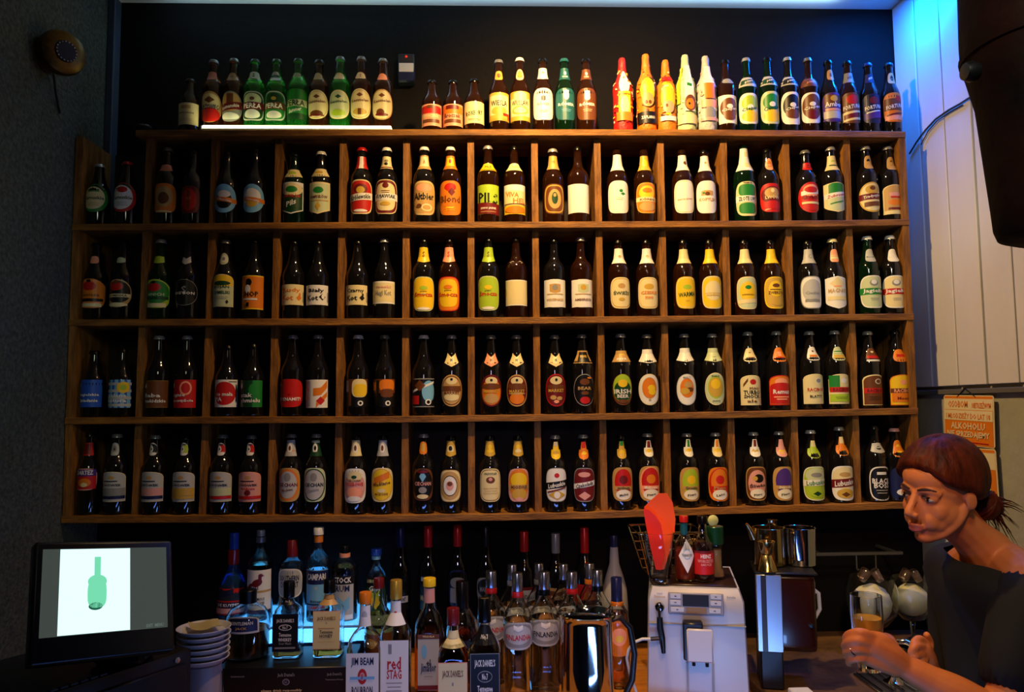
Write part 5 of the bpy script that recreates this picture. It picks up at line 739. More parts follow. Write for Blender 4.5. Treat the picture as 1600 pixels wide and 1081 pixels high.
kn = meshobj('steam_knob', lt([(0, 0), (.013, 0), (.0145, .004), (.012, .010), (.006, .012), (.005, .022), (0, .023)], 20, M=Matrix.Translation(a+Vector((0, .004, 0)))@Matrix.Rotation(R(90), 4, 'X')), MIRR, cm, world=True)
meshobj('steam_pipe', tb([at(1034, 954, YC-.025), at(1036, 962, YC-.03), at(1036, 972, YC-.03)], .004), MIRR, cm, world=True)
fr = meshobj('milk_frother', tb([at(1036, 968, YC-.03), at(1037, 985, YC-.032), at(1040, 1000, YC-.032), at(1042, 1024, YC-.03)], [.0085, .0095, .009, .006], 12), BLK, cm, world=True)
meshobj('chrome_strip', tb([at(1039, 990, YC-.043), at(1042, 1018, YC-.040)], .0022, 6), MIRR, fr, world=True)
meshobj('hose_socket', tb([at(1036, 1001, YC-.03), at(1022, 1003, YC-.03)], .006, 8), BLK, cm, world=True)
meshobj('milk_hose', tb([at(1024, 1003, YC-.03), at(1010, 1004, YC-.035), at(998, 1010, YC-.04), at(989, 1022, YC-.04), at(986, 1036, YC-.04), at(990, 1060, YC-.035), at(1000, 1090, YC-.03)], .0042, 10), mat('white_hose', 'c4c6c0', .4), cm, world=True)
sp = panel('spout_body', (1076, 974), (1105, 1034), .012, .055, BLK, bev=.004)
panel('spout_cover', (1083, 983), (1121, 1036), .056, .066, mat('spout_cover', 'c6c6c4', .35), sp, .004)
for q in (1090, 1110):
    m_ = at(q, 1037, YC-.045); meshobj('nozzle', tb([m_+Vector((0, 0, .004)), m_-Vector((0, 0, .006))], .005), BLK, sp, world=True)
panel('front_joint', (1076, 1036), (1077.2, 1095), .0045, .0085, SILD, bev=0); panel('front_joint', (1115, 1036), (1116.2, 1095), .0045, .0085, SILD, bev=0)
a, b = at(1015, 977, YC), at(1162, 977, YC)
meshobj('panel_seam', bx((a.x, YC-.0066, a.z-.0006), (b.x, YC+.004, a.z+.0006)), SILD, cm, smooth=False, world=True)
tr = meshobj('cup_tray', bx((xc-W_*.44, YC+.035, zt), (xc+W_*.42, YC+.30, zt+.006), .002), mat('tray_dark', '2a1a12', .3), cm, world=True)
# metal rack / toaster behind on the left
xa, xb = at(990, 870, -.18).x, at(1062, 870, -.18).x; za, zb = zt+.0066, zpx(1010, 836, -.30)
bk = thing('wire_basket', 'slatted silver metal basket behind the glass of red napkins', 'basket', ((xa+xb)/2, -.2, za))
bx0, bx1, by0, by1 = xa, xb+.06, -.275, -.10
bm = bmesh.new()
tube(bm, [(bx0, by0, zb), (bx1, by0, zb), (bx1, by1, zb), (bx0, by1, zb)], .004, 8, True); meshobj('rim', bm, BRASSY, bk, world=True)
for k in range(5):
    f = k/5; ins = .035*(1-f); z = za+.004+(zb-za)*f
    meshobj('hoop', tb([(bx0+ins, by0+ins, z), (bx1-ins, by0+ins, z), (bx1-ins, by1-ins, z), (bx0+ins, by1-ins, z)], .0022, 6, True), BRASSY, bk, world=True)
for k in range(7):
    f = k/6
    for y, s in ((by0, 1), (by1, -1)):
        meshobj('slat', tb([(bx0+(bx1-bx0)*f, y, zb), (bx0+.035+(bx1-bx0-.07)*f, y+s*.035, za+.004)], .0018, 5), BRASSY, bk, world=True)
# glass with red napkins
YG = -.33
p = at(1031, 915, YG); zg = zt+.0068; s_ = 1/ppm(YG)
hg = zpx(1031, 832, YG)-zg; rt, rb = 24*s_, 16*s_
tg = thing('glass_tumbler', 'tall clear glass on the coffee machine holding red paper napkins', 'glass', (p.x, YG, zg))
meshobj('glass_body', lt([(0, 0), (rb*.95, 0), (rb, .004), (rb*1.02, .02), (rt, hg), (rt-.0012, hg+.001), (rt-.0025, hg), (rb*.93, .02), (rb*.8, .014), (0, .013)], 36), GL['c'], tg)
NAP = mat('red_napkin', 'f02808', .55, var=1); NAP2 = mat('orange_red_napkin', 'ff5810', .55)
def napkin(label, outline, bend, m, y0):
    """folded paper sheet: outline in pixels, gently curved about its axis, with thickness"""
    bm = bmesh.new(); F_, B_ = [], []
    cx = sum(q[0] for q in outline)/len(outline); z0 = zg
    def mk(q, off):
        c = at(q[0], q[1], YG); return Vector((c.x, YG+y0+bend*((q[0]-cx)/20)**2+off, c.z))
    for q in outline: F_.append(bm.verts.new(mk(q, 0))); B_.append(bm.verts.new(mk(q, .0016)))
    n = len(outline)
    # split the outline into left and right chains for clean strips
    h = n//2
    for k in range(h-1):
        bm.faces.new((F_[k], F_[k+1], F_[n-2-k], F_[n-1-k])); bm.faces.new((B_[k+1], B_[k], B_[n-1-k], B_[n-2-k]))
    for k in range(n): bm.faces.new((F_[k], F_[(k+1) % n], B_[(k+1) % n], B_[k])) if True else None
    bmesh.ops.recalc_face_normals(bm, faces=bm.faces)
    o = meshobj('paper_napkin', bm, m); tag(o, label, 'napkin', 'napkins in the glass'); return o
napkin('rear orange-red napkin fanned out tallest in the glass', [(1031, 893), (1022, 860), (1012, 820), (1008, 793), (1018, 782), (1030, 771), (1043, 771), (1052, 785), (1057, 812), (1054, 845), (1046, 872), (1039, 893)], .004, NAP2, .006)
napkin('front deep red napkin folded low on the left of the glass', [(1024, 890), (1016, 855), (1009, 820), (1005, 795), (1013, 796), (1024, 806), (1032, 818), (1035, 834), (1037, 850), (1038, 865), (1036, 880), (1032, 892)], .006, NAP, -.006)
# sauces and spice on top of the machine
YS = -.31
S(1068, 806, 914, 31, YS, [(0, .95), (.03, 1), (.55, 1), (.62, .9), (.68, .55), (.73, .36), (.80, .32), (.93, .3)], 'small hot pepper sauce bottle, red cap, white diamond label', 'c', liq('pepper_red', (.55, .06, .02), tr=.6), .5, ('R', .90, 1, .44, ('F', .70, .89, .37)), ('d', 'W', .14, .66, .75, ('o', 'S', 0, .1, .45, .3), ('o', 'W', 0, .1, .4, .25), T('TABASCO', 'D', .05, .75, .08)), zbase=zg, name='sauce_bottle')
S(1097, 806, 914, 32, YS-.01, [(0, .95), (.03, 1), (.52, 1), (.58, .92), (.63, .7), (.70, .45), (.93, .36)], 'small brown sauce bottle with crimson label and black cap', 'c', liq('brown_sauce', (.05, .01, .008), tr=.3), .6, ('K', .88, 1, .5), ('r', 'R', .12, .48, .95, Rr('M', .9, 1, .1), T('HEINZ', 'W', .55, .5, .16), T('WORCESTER', 'P', .15, .8, .14), T('SAUCE', 'P', -.15, .5, .1)), zbase=zg, name='sauce_bottle')
sh = S(1117, 822, 912, 25, YS+.02, [(0, .9), (.03, 1), (.2, .8), (.62, .78), (.68, .9)], 'small spice shaker with dark green lid', 'c', liq('spice', (.5, .28, .1), .5, .1), .55, (foil('D'), .66, 1, 1), None, zbase=zg, name='spice_shaker')
S(1083, 842, 912, 17, YS+.05, [(0, .95), (.03, 1), (.5, 1), (.6, .7), (.7, .5), (.9, .5)], 'little gold-capped clear bottle behind the sauces', 'c', GOLD, .5, ('A', .86, 1, .55), None, zbase=zg, name='liquor_bottle')
q = at(1112, 808, YS+.02); ql = shz(4, 2.3)
lm = meshobj('citrus_wedge', lt([(0, 0), (.012, .001), (.0165, .006), (.017, .01), (.012, .014), (0, .015)], 18, M=Matrix.Translation((q.x, YS+.02, zpx(1112, 822, YS+.02)+.0185))@Matrix.Rotation(R(90), 4, 'X')@Matrix.Rotation(R(8), 4, 'Y')), mat('lime_flesh', 'b4b860', .5, color2='d0d080', vscale=60)); tag(lm, 'pale yellow-green citrus slice resting on the spice shaker lid', 'lime')
# ---------------------------------------------------------------- dispenser with shakers
YD = -.35; sD = 1/ppm(YD)
x0, x1 = at(1184, 960, YD).x, at(1274, 960, YD).x; zt2, zb2 = zpx(1228, 895, YD), zpx(1228, 1020, YD)
dp = thing('knock_box', 'dark brown glossy appliance with steel front strip holding metal shakers', 'appliance', ((x0+x1)/2, YD, ZK+.031)); dp.rotation_euler.z = R(-14)
meshobj('body', bx((x0+.012, YD+.004, zb2), (x1, YD+.17, zt2-.006), .02, segs=4), mat('brown_gloss', '2a0e06', .18, coat=.4), dp, world=True)
meshobj('top_rim', bx((x0, YD, zt2-.006), (x1+.006, YD+.175, zt2), .002), BLK, dp, world=True)
a = x0+.002
meshobj('steel_strip', bx((a, YD-.004, zb2), (a+38*sD, YD+.02, zt2-.007), .002), mat('brushed_steel', 'b8bcc4', .3, metal=.9), dp, world=True)
meshobj('dark_strip', bx((a+7*sD, YD-.0062, zb2+.001), (a+15*sD, YD-.0042, zt2-.008)), mat('strip_dark', '3a3230', .3, metal=.6), dp, smooth=False, world=True)
meshobj('pedestal', bx((x0+.01, YD+.01, ZK+.031), (x0+.075, YD+.15, zb2-.0005), .004), BLK, dp, world=True)
meshobj('knob', lt([(0, 0), (.007, 0), (.007, .008), (0, .01)], 14, M=Matrix.Translation((at(1266, 975, YD).x, YD+.004, zpx(1266, 975, YD)))@Matrix.Rotation(R(90), 4, 'X')), BLK, dp, world=True)
bm = bmesh.new(); tube(bm, [(x1-.004, YD+.09, zpx(0+1275, 925, YD)), (x1+.02, YD+.09, zpx(1275, 935, YD)), (x1+.022, YD+.09, zpx(1275, 960, YD)), (x1-.004, YD+.09, zpx(1275, 985, YD))], .006, 8); meshobj('side_handle', bm, mat('white_hose'), dp, world=True)
z2 = zt2+.0006
def cupl(name, label, px, top, wt, wb, Y, m, cat):
    c = at(px, top, Y); s = 1/ppm(Y); H = c.z-z2; a, b = wt/2*s, wb/2*s
    t = thing(name, label, cat, (c.x, Y, z2))
    meshobj('cup_wall', lt([(0, 0), (b*.94, 0), (b, .003), (a, H), (a-.0012, H+.0008), (a-.0022, H), (b-.003, .005), (0, .005)], 40), m, t)
    return t, H, a, s
t, H, a, s = cupl('shaker_tin', 'tall polished steel shaker cup at the right of the appliance top', 1249, 824, 48, 45, YD+.11, MIRR, 'shaker')
t, H, a, s = cupl('steel_jug', 'wide steel milk jug with spout behind the small jigger', 1200, 824, 48, 50, YD+.12, BRASSY, 'jug')
meshobj('spout', tb([(-a*.95, 0, H*.72), (-a*1.2, -.004, H*.95), (-a*1.45, -.006, H*1.12)], [.014, .009, .004], 10), BRASSY, t)
meshobj('handle', tb([(a*.6, .03, H*.95), (a*.9, .05, H*1.0), (a*1.0, .055, H*.6), (a*.7, .035, H*.25)], .004, 8), BRASSY, t)
c = at(1206, 812, YD+.13)
t2 = thing('measuring_cup', 'small steel measuring cup standing up inside the milk jug', 'cup', (c.x, YD+.13, z2+.008))
hh = c.z-z2-.008
meshobj('cup_wall', lt([(0, 0), (.010, 0), (.012, hh*.6), (.0165, hh), (.015, hh), (.010, hh*.6), (.008, .004), (0, .004)], 28), BRASSY, t2)
c = at(1198, 846, YD+.03); s = 1/ppm(YD+.03); H = c.z-z2
t = thing('jigger', 'hourglass-shaped gold-toned steel jigger on the appliance top edge', 'jigger', (c.x, YD+.035, z2))
meshobj('lower_cup', lt([(16*s, 0), (16.6*s, .001), (9*s, H*.53), (7*s, H*.56), (0, H*.56), (0, H*.54), (8*s, H*.5), (15*s, .001)], 36), BRASSY, t)
meshobj('upper_cup', lt([(0, H*.563), (7*s, H*.563), (9*s, H*.6), (13.5*s, H), (13*s, H+.0005), (12.4*s, H), (8*s, H*.62), (0, H*.6)], 36), BRASSY, t)
# white napkin block on the right worktop
q = at(1258, 1080, -.5); 
meshobj_ = meshobj('napkin_stack', bx((q.x-.03, -.52, ZK+.031), (q.x+.03, -.45, ZK+.031+.05), .003), mat('white_paper', 'c8ccc8', .6)); tag(meshobj_, 'small stack of white napkins on the stained right worktop', 'napkins')
# ---------------------------------------------------------------- rail with hooks and big glasses
YRl = .10
a, b = at(1272, 866, YRl), at(1410, 861, YRl)
rl = thing('hanging_rail', 'thin grey metal rail under the rack above the large glasses', 'rail', (a.x, YRl, a.z))
meshobj('rail_bar', bx((a.x, YRl-.006, a.z-.006), (b.x, YRl+.006, a.z+.006), .002), mat('dull_steel', '6c6a60', .4, metal=.5), rl, world=True)
for px in (1282, 1402):
    q = at(px, 864, YRl); meshobj('wall_bracket', bx((q.x-.005, YRl+.0065, a.z-.005), (q.x+.005, YB-.001, a.z+.005), .001), mat('dull_steel'), rl, world=True)
for px in (1338, 1368):
    q = at(px, 870, YRl); e = at(px, 888, YRl)
    meshobj('hook', tb([(q.x, YRl, a.z-.0065), (q.x, YRl, e.z), (q.x, YRl-.008, e.z-.006), (q.x, YRl-.014, e.z)], .0028, 8), mat('dull_steel'), rl, world=True)
TWG = mat('smoky_glass', (.45, .32, .25), .05, trans=.9)
for k, (px, py, r, hgt, lb) in enumerate(((1362, 940, 40, 62, 'left'), (1424, 935, 34, 50, 'right'))):
    Y = -.02+.05*k; c = at(px, py, Y); s = 1/ppm(Y); rr = r*s
    gz = zpx(px, 1012, Y)
    t = thing('goblet', f'large clear bowl glass filled with white paper, {lb} of the pair behind the beer', 'glass', (c.x, Y, gz))
    h0 = c.z-gz
    meshobj('bowl', lt([(0, h0-rr*1.02), (rr*.5, h0-rr*.88), (rr*.9, h0-rr*.4), (rr, h0), (rr*.95, h0+rr*.5), (rr*.8, h0+rr*.95), (rr*.8-.0015, h0+rr*.95), (rr*.92, h0+rr*.5), (rr*.96, h0), (rr*.86, h0-rr*.38), (rr*.45, h0-rr*.83), (0, h0-rr*.96)], 36), GL['c'], t)
    meshobj('stem', lt([(0, 0), (rr*.6, 0), (rr*.6, .003), (.008, .008), (.006, (h0-rr)*.5), (.009, h0-rr*1.02), (0, h0-rr*1.021)], 24), GL['c'], t)
    bm = bmesh.new(); bmesh.ops.create_icosphere(bm, subdivisions=3, radius=rr*.72)
    for v in bm.verts: v.co *= 1+random.uniform(-.05, .05); v.co += Vector((0, 0, h0-rr*.05)); 
    o = meshobj('crumpled_paper', bm, mat('cream_paper', 'd8d2b0', .7)); o.location = (c.x, Y, gz); tag(o, f'crumpled cream paper stuffed inside the {lb} large bowl glass', 'paper')
    for j in range(4):
        an = j/4*6.28+.4; tx, ty = math.cos(an)*rr*.48, math.sin(an)*rr*.48
        sg = thing('shot_glass', f'small smoky {["", "second ", "third ", "fourth "][j]}shot glass lying tilted atop the {lb} large bowl glass', 'glass', (c.x+tx, Y+ty, gz+h0+rr*.86), 'shot glasses tipped on the bowl glasses')
        sg.rotation_euler = (R(40*math.sin(an)), R(-48*math.cos(an)), 0)
        sg['label'] = f'small smoky shot glass tipped {["toward the right", "toward the wall", "toward the left", "toward the front"][j]} atop the {lb} bowl glass'
        meshobj('glass_wall', lt([(0, 0), (.011, 0), (.012, .004), (.015, .034), (.0138, .034), (.011, .008), (0, .007)], 20), TWG, sg)
q = at(1395, 1010, -.3)
tp = thing('drip_tap', 'low polished steel tap and tray beside the beer glass', 'tap', (q.x, -.3, ZK+.031))
meshobj('tap_base', lt([(0, 0), (.03, 0), (.032, .006), (.02, .012), (.012, .02), (.011, .11), (0, .112)], 28), MIRR, tp)
meshobj('tap_pipe', tb([(0, 0, .105), (.0, -.02, .13), (.02, -.04, .135), (.05, -.06, .12)], .009, 12), MIRR, tp)
meshobj('drip_tray', bx((-.09, -.09, .0), (.1, .08, .006), .002), STEEL, tp)
for k in range(6): meshobj('tray_bar', tb([(-.08+.033*k, -.085, .009), (-.08+.033*k, .075, .009)], .002, 5), MIRR, tp)
# ---------------------------------------------------------------- till screen (left)
BLc, BRc, TLc, TRc = at(53, 998, -.98), at(256, 980, -.80), at(75, 862, -.90), at(265, 851, -.72)
ux = (BRc-BLc); Wd = ux.length; ux.normalize(); uy = ((TLc-BLc)+(TRc-BRc))/2; uy = uy-ux*uy.dot(ux); Hd = uy.length; uy.normalize(); un = ux.cross(uy)
O_ = (BLc+BRc+TLc+TRc)/4
MS = Matrix((ux, uy, un)).transposed().to_4x4(); MS = Matrix.Translation(O_)@MS
zbm = ZK+.02
ZST = (at(22, 1066, -1.02).z+at(300, 1048, -.66).z)/2+.007
ts = thing('till_screen', 'black touch-screen till showing a pale green bottle on white', 'screen', (O_.x, O_.y+.05, ZST))
BZ = mat('bezel_black', '0a0b0e', .3)
meshobj('bezel', bx((-Wd/2-.016, -Hd/2-.055, -.035), (Wd/2+.016, Hd/2+.018, -.001), .008, MS, 3), BZ, ts, world=True)
def scr(name, a, b, e, col, es):
    return meshobj(name, bx((a[0]*Wd/2, a[1]*Hd/2, -.0008+e*.0004), (b[0]*Wd/2, b[1]*Hd/2, -.0004+e*.0004), 0, MS), mat('screen_'+name, '101010', .3, emit=col, es=es), ts, smooth=False, world=True)
scr('screen_side', (-1, -1), (1, 1), 0, '707c74', .30)
scr('picture', (-.74, -.985), (.37, .99), 1, 'd8ffff', 1.25)
pl = lambda u, v, e: tuple(MS@Vector((u*Wd/2, v*Hd/2, .0004+e)))
def emitpaint(name, layers, m):
    return labelmesh(name, layers, pl, ts, 14, 1, world=True, m=m)
emitpaint('bottle_image', [('s', 'X', -.16, -.08, .15, .34), ('r', 'X', -.16, .45, .05, .34), ('o', 'X', -.16, .2, .15, .16)], mat('image_green', '000000', .5, emit='7ce8b8', es=.9))
emitpaint('image_base', [('o', 'D', -.18, -.38, .11, .09)], mat('image_dark', '000000', .5, emit='1f7a58', es=.5))
emitpaint('status_text', [('t', 'V', .78, -.93, .18, .04, 0, 'EXIT  MENU')], mat('image_text', '000000', .5, emit='90a098', es=.4))
meshobj('stand', bx((O_.x-.06, O_.y+.055, ZST), (O_.x+.06, O_.y+.14, O_.z-.06), .01), BZ, ts, world=True)
ba, bb = at(22, 1066, -1.02), at(300, 1048, -.66)
tl = thing('cash_till', 'black cash till base under the touch screen', 'till', ((ba.x+bb.x)/2, -.8, ZK))
bw = zpx(150, 1062, -1.0)
dv = (bb-ba); dv.z = 0; ln = dv.length; an = math.atan2(dv.y, dv.x)
MB = Matrix.Translation((ba.x, ba.y, 0))@Matrix.Rotation(an, 4, 'Z')
zt3 = (ba.z+bb.z)/2+.006
meshobj('till_body', bx((0, 0, ZK+.004), (ln, .34, zt3), .012, MB, 2), BZ, tl, world=True)
meshobj('cash_drawer', bx((.02, -.008, ZK+.012), (ln-.02, -.0004, zt3-.03), .003, MB), mat('drawer_black', '121316', .35), tl, world=True)
for k in range(8): meshobj('key', bx((.03+k*.022, -.0, zt3+.0004), (.047+k*.022, .016, zt3+.005), .001, MB), mat('key_grey', '20262e', .4), tl, world=True)
meshobj('lock', lt([(0, 0), (.007, 0), (.007, .004), (0, .005)], 14, M=MB@Matrix.Translation((ln-.045, -.0004, zt3-.018))@Matrix.Rotation(R(90), 4, 'X')), STEEL, tl, world=True)
sc2 = thing('side_counter', 'yellow-brown wooden counter top under the till, bottom left', 'counter', (.35, -.9, ZK))
meshobj('worktop', bx((XL+.004, -1.35, ZK-.04), (at(345, 1080, -.6).x, -.6205, ZK+.0035), .003), mat('yellow_wood', '8a7a38', .5, color2='a8964a', vscale=5, stretch=(1, 8, 8)), sc2, world=True)
meshobj('cabinet_base', bx((XL+.004, -1.3, .002), (at(345, 1080, -.6).x-.02, -.63, ZK-.0405)), mat('cabinet_black'), sc2, smooth=False, world=True)
q = at(8, 1050, -1.1)
pc = meshobj('paper_slip', bx((0, 0, 0), (.035, .0015, .06), 0, Matrix.Translation((q.x-.02, -1.1, ZK+.0045))@Matrix.Rotation(R(28), 4, 'Y')), mat('white_paper'), smooth=False); tag(pc, 'white paper slip leaning at the bottom left corner', 'paper')
# stack of saucers on a pale vessel
YP = -.50; q = at(318, 1028, YP); sP = 1/ppm(YP)
vs_ = thing('ceramic_jar', 'pale ceramic jar beneath the stack of white bowls', 'jar', (q.x, YP, ZK+.0006))
hj = zpx(318, 1036, YP)-ZK
meshobj('jar_body', lt([(0, 0), (25*sP, 0), (29*sP, .01), (30*sP, hj*.5), (26*sP, hj-.002), (24*sP, hj), (22*sP, hj-.004), (0, hj-.006)], 32), mat('pale_ceramic', '9a8a88', .4), vs_)
meshobj('cord', tb([(29*sP, -.004, hj*.9), (33*sP, -.02, hj*.6), (30*sP, -.03, hj*.2), (30*sP, -.035, .004)], .002, 6), BLK, vs_)
zc0 = ZK+hj+.001
CER = mat('white_ceramic', 'c8c4c6', .25, coat=.3)
for k in range(6):
    z = zc0+k*.0155; r = (37+.4*k)*sP
    o = meshobj('saucer_bowl', lt([(0, 0), (r*.5, 0), (r*.8, .004), (r, .0165), (r*1.0, .0182), (r*.97, .0182), (r*.78, .0065), (0, .0045)], 36), CER)
    o.location = (q.x+random.uniform(-.001, .001), YP, z); tag(o, ['lowest', 'second lowest', 'third from the bottom', 'third from the top', 'second from the top', 'topmost'][k]+' white bowl in the stack beside the till', 'bowl', 'stacked white bowls')
bm = bmesh.new(); g = []
for i in range(7):
    for j in range(7):
        u, v = (i-3)/3, (j-3)/3; x_, y_ = (u*1-v*.5)*.036, (v*1+u*.35)*.036
        g.append(bm.verts.new((q.x+x_+.002, YP+y_, zc0+5*.0155+.0195+.005*abs(u*v)+.003*math.sin(3*u))))
for i in range(6):
    for j in range(6): bm.faces.new((g[i*7+j], g[i*7+j+1], g[i*7+j+8], g[i*7+j+7]))
r_ = bmesh.ops.extrude_face_region(bm, geom=bm.faces[:]); bmesh.ops.translate(bm, vec=(0, 0, .0012), verts=[v for v in r_['geom'] if isinstance(v, bmesh.types.BMVert)])
bmesh.ops.recalc_face_normals(bm, faces=bm.faces)
nk = meshobj('bill_note', bm, mat('yellow_paper', 'b4a46c', .6)); tag(nk, 'creased yellowish paper bill on top of the white bowl stack', 'paper')
# ---------------------------------------------------------------- wall fittings
q = atx(84, 86, XL+.03)
wl = thing('wall_fitting', 'tarnished brass round wall fitting with black dial ringed by pale dots', 'fitting', (XL, q.y, q.z))
TB = mat('tarnished_brass', '4a3612', .4, metal=.7, color2='7a5c20', vscale=20)
dirv = (Vector((EYE.x, EYE.y, q.z))-Vector((XL, q.y, q.z))).normalized()
face = (Vector((1, -.75, -.12))).normalized()
rotf = face.to_track_quat('Z', 'Y').to_matrix().to_4x4(); Mf = Matrix.Translation((XL, q.y, q.z))
rr = .072
meshobj('back_plate', lt([(0, 0), (rr*.8, 0), (rr*.8, .01), (0, .012)], 32, M=Mf@Matrix.Rotation(R(90), 4, 'Y')), TB, wl, world=True)
Mh = Matrix.Translation((XL+.055, q.y-.01, q.z))@rotf
meshobj('housing', lt([(0, -.05), (rr*.45, -.048), (rr*.8, -.025), (rr*.98, .0), (rr, .015), (rr*.94, .03), (rr*.8, .037), (rr*.55, .04), (0, .041)], 40, M=Mh), TB, wl, world=True)
meshobj('dial', lt([(0, .0412), (rr*.48, .0412), (rr*.46, .046), (0, .047)], 32, M=Mh), mat('dial_black', '050505', .4), wl, world=True)
for k in range(18):
    a = k/18*6.2832
    meshobj('dot', lt([(0, 0), (.0022, 0), (.0018, .0014), (0, .0016)], 8, M=Mh@Matrix.Translation((math.cos(a)*rr*.42, math.sin(a)*rr*.42, .0468))), mat('pale_dot', 'c8c8b8', .4), wl, world=True)
meshobj('cable', tb([(XL+.02, q.y+.02, q.z-.05), (XL+.012, q.y+.05, q.z-.10), (XL+.006, q.y+.09, q.z-.16)], .004, 6), BLK, wl, world=True)
# signs on right wall
def wallplace(q00, q10, q01):
    """corner pixels (top left, top right, bottom left) of a sheet on the right wall"""
    A, B, C = atx(*q00, XR-.012), atx(*q10, XR-.012), atx(*q01, XR-.012)
    A.x = B.x = C.x = 0
    def place(u, v, e):
        p = A+(B-A)*((u+1)/2)+(C-A)*((1-v)/2); return (XR-.0085-e, p.y, p.z)
    return place
def sign(label, q, layers):
    pf = wallplace(*q); t = thing('sign', label, 'sign', pf(0, -1, 0), 'orange tin signs on the right wall')
    bm = bmesh.new(); c = [(-1, -.92), (-.95, -1), (.95, -1), (1, -.92), (1, .92), (.95, 1), (-.95, 1), (-1, .92)]
    f = [bm.verts.new(pf(u, v, .0004)) for u, v in c]; b_ = [bm.verts.new(pf(u, v, -.0012)) for u, v in c]
    bm.faces.new(f); bm.faces.new(b_[::-1])
    for k in range(8): bm.faces.new((f[k], b_[k], b_[(k+1) % 8], f[(k+1) % 8]))
    bmesh.ops.recalc_face_normals(bm, faces=bm.faces)
    meshobj('plate', bm, mat('sign_cream', 'e0cf9c', .35), t, smooth=False, world=True)
    labelmesh('print', layers, pf, t, 10, 1, world=True, eps0=.0014); return t, pf
TXW_keep = TXW
s1, pf1 = sign('upper orange sign on right wall with cream bands and alcohol sale ban lettering', ((1473, 617), (1551, 618), (1475, 692)), [
    ('r', 'O', 0, 0, .96, .96), ('r', 'C', 0, .64, .97, .22), ('t', 'O', -.38, .64, .5, .14, 0, 'OSOBOM'), ('t', 'O', .55, .64, .45, .14, 0, 'NIETRZEŹWYM'), ('r', 'C', 0, .2, .97, .2), ('t', 'O', 0, .2, 1.1, .14, 0, 'I MŁODZIEŻY DO LAT 18'), ('t', 'C', 0, -.22, .85, .14, 0, 'ALKOHOLU'), ('t', 'C', 0, -.58, 1.05, .15, 0, 'NIE SPRZEDAJEMY'), ('r', 'R', 0, -.86, .8, .02)])
s2, pf2 = sign('lower orange-red sign on right wall partly hidden behind bartender head', ((1475, 697), (1554, 702), (1480, 776)), [
    ('r', 'O', 0, 0, .96, .96), ('r', 'C', 0, .55, .97, .3), ('t', 'O', -.1, .55, .95, .2, 0, 'ALKOHOL'), ('t', 'C', 0, -.02, .95, .18, 0, 'SZKODZI'), ('t', 'C', 0, -.55, .95, .18, 0, 'ZDROWIU'), ('r', 'M', -.1, .92, .45, .04)])
tp_ = Vector(pf1(-.1, 1.28, 0)); a_, b_ = Vector(pf1(-.42, .92, .001)), Vector(pf1(.34, .92, .001))
meshobj('hanging_wire', tb([a_, tp_, b_], .0018, 5), BLK, s1, world=True)
ps = wallplace((1478, 838), (1502, 838), (1470, 872))
bm = bmesh.new(); box(bm, (0, 0, 0), (1, 1, 1)); 
for v in bm.verts: v.co = Vector(ps(v.co.x*2-1, v.co.z*2-1, .0005 if v.co.y > .5 else -.001))
nt_ = meshobj('paper_notice', bm, mat('white_paper'), smooth=False); tag(nt_, 'small white paper sheet on right wall just behind the bartender neck', 'paper')
# cable on the panelling
cb = [atx(px, py, XR-.010) for px, py in ((1421, 240), (1432, 222), (1446, 203), (1462, 186), (1482, 172), (1500, 162), (1514, 153), (1530, 147))]
o = meshobj('wall_cable', tb(cb, .0035, 6), mat('cable_grey', '3c3a34', .5)); tag(o, 'thin dark cable curving up the white wall panelling', 'cable')
cb = [atx(px, py, XR-.010) for px, py in ((1439, 226), (1450, 205), (1464, 189), (1484, 175), (1504, 164))]
o = meshobj('wall_cable', tb(cb, .0022, 6), mat('cable_grey')); tag(o, 'thinner second cable branching beside the curved one on the panelling', 'cable')
# hanging barrel
YH = -1.35; s = 1/ppm(YH)
top, bot = at(1655, -60, YH), at(1672, 372, YH)
rt, rb = (1655-1506)*s, (1672-1566)*s; Hh = top.z-bot.z; ax = (top-bot).normalized()
MH = Matrix.Translation(bot)@ax.to_track_quat('Z', 'Y').to_matrix().to_4x4()
RUST = mat('rusty_metal', '030202', .7, spec=.1, color2='1c0703', vscale=7, bump=.5, bscale=18)
hb = thing('hanging_barrel', 'dark rust-mottled tapering metal barrel hanging at the upper right', 'barrel', tuple(bot))
meshobj('barrel_wall', lt([(0, 0), (rb*.8, .0), (rb*.95, .006), (rb, .022), (rb*1.03, .06), (rb+(rt-rb)*.5, Hh*.5), (rt*.99, Hh*.68), (rt, Hh*.75), (rt, Hh), (0, Hh)], 48, M=MH), RUST, hb, world=True)
meshobj('band', lt([(rt*.975, Hh*.66), (rt*1.0, Hh*.665), (rt*1.01, Hh*.685), (rt*.98, Hh*.69)], 48, M=MH), RUST, hb, world=True)
kq = at(1517, 112, YH)
meshobj('side_knob', lt([(0, -.013), (.015, -.012), (.019, 0), (.015, .012), (0, .014)], 20, M=Matrix.Translation(kq)@Matrix.Rotation(R(90), 4, 'Y')), BLK, hb, world=True)
meshobj('hanging_rod', tb([tuple(top), (top.x, top.y, ZC-.001)], .012, 10), RUST, hb, world=True)
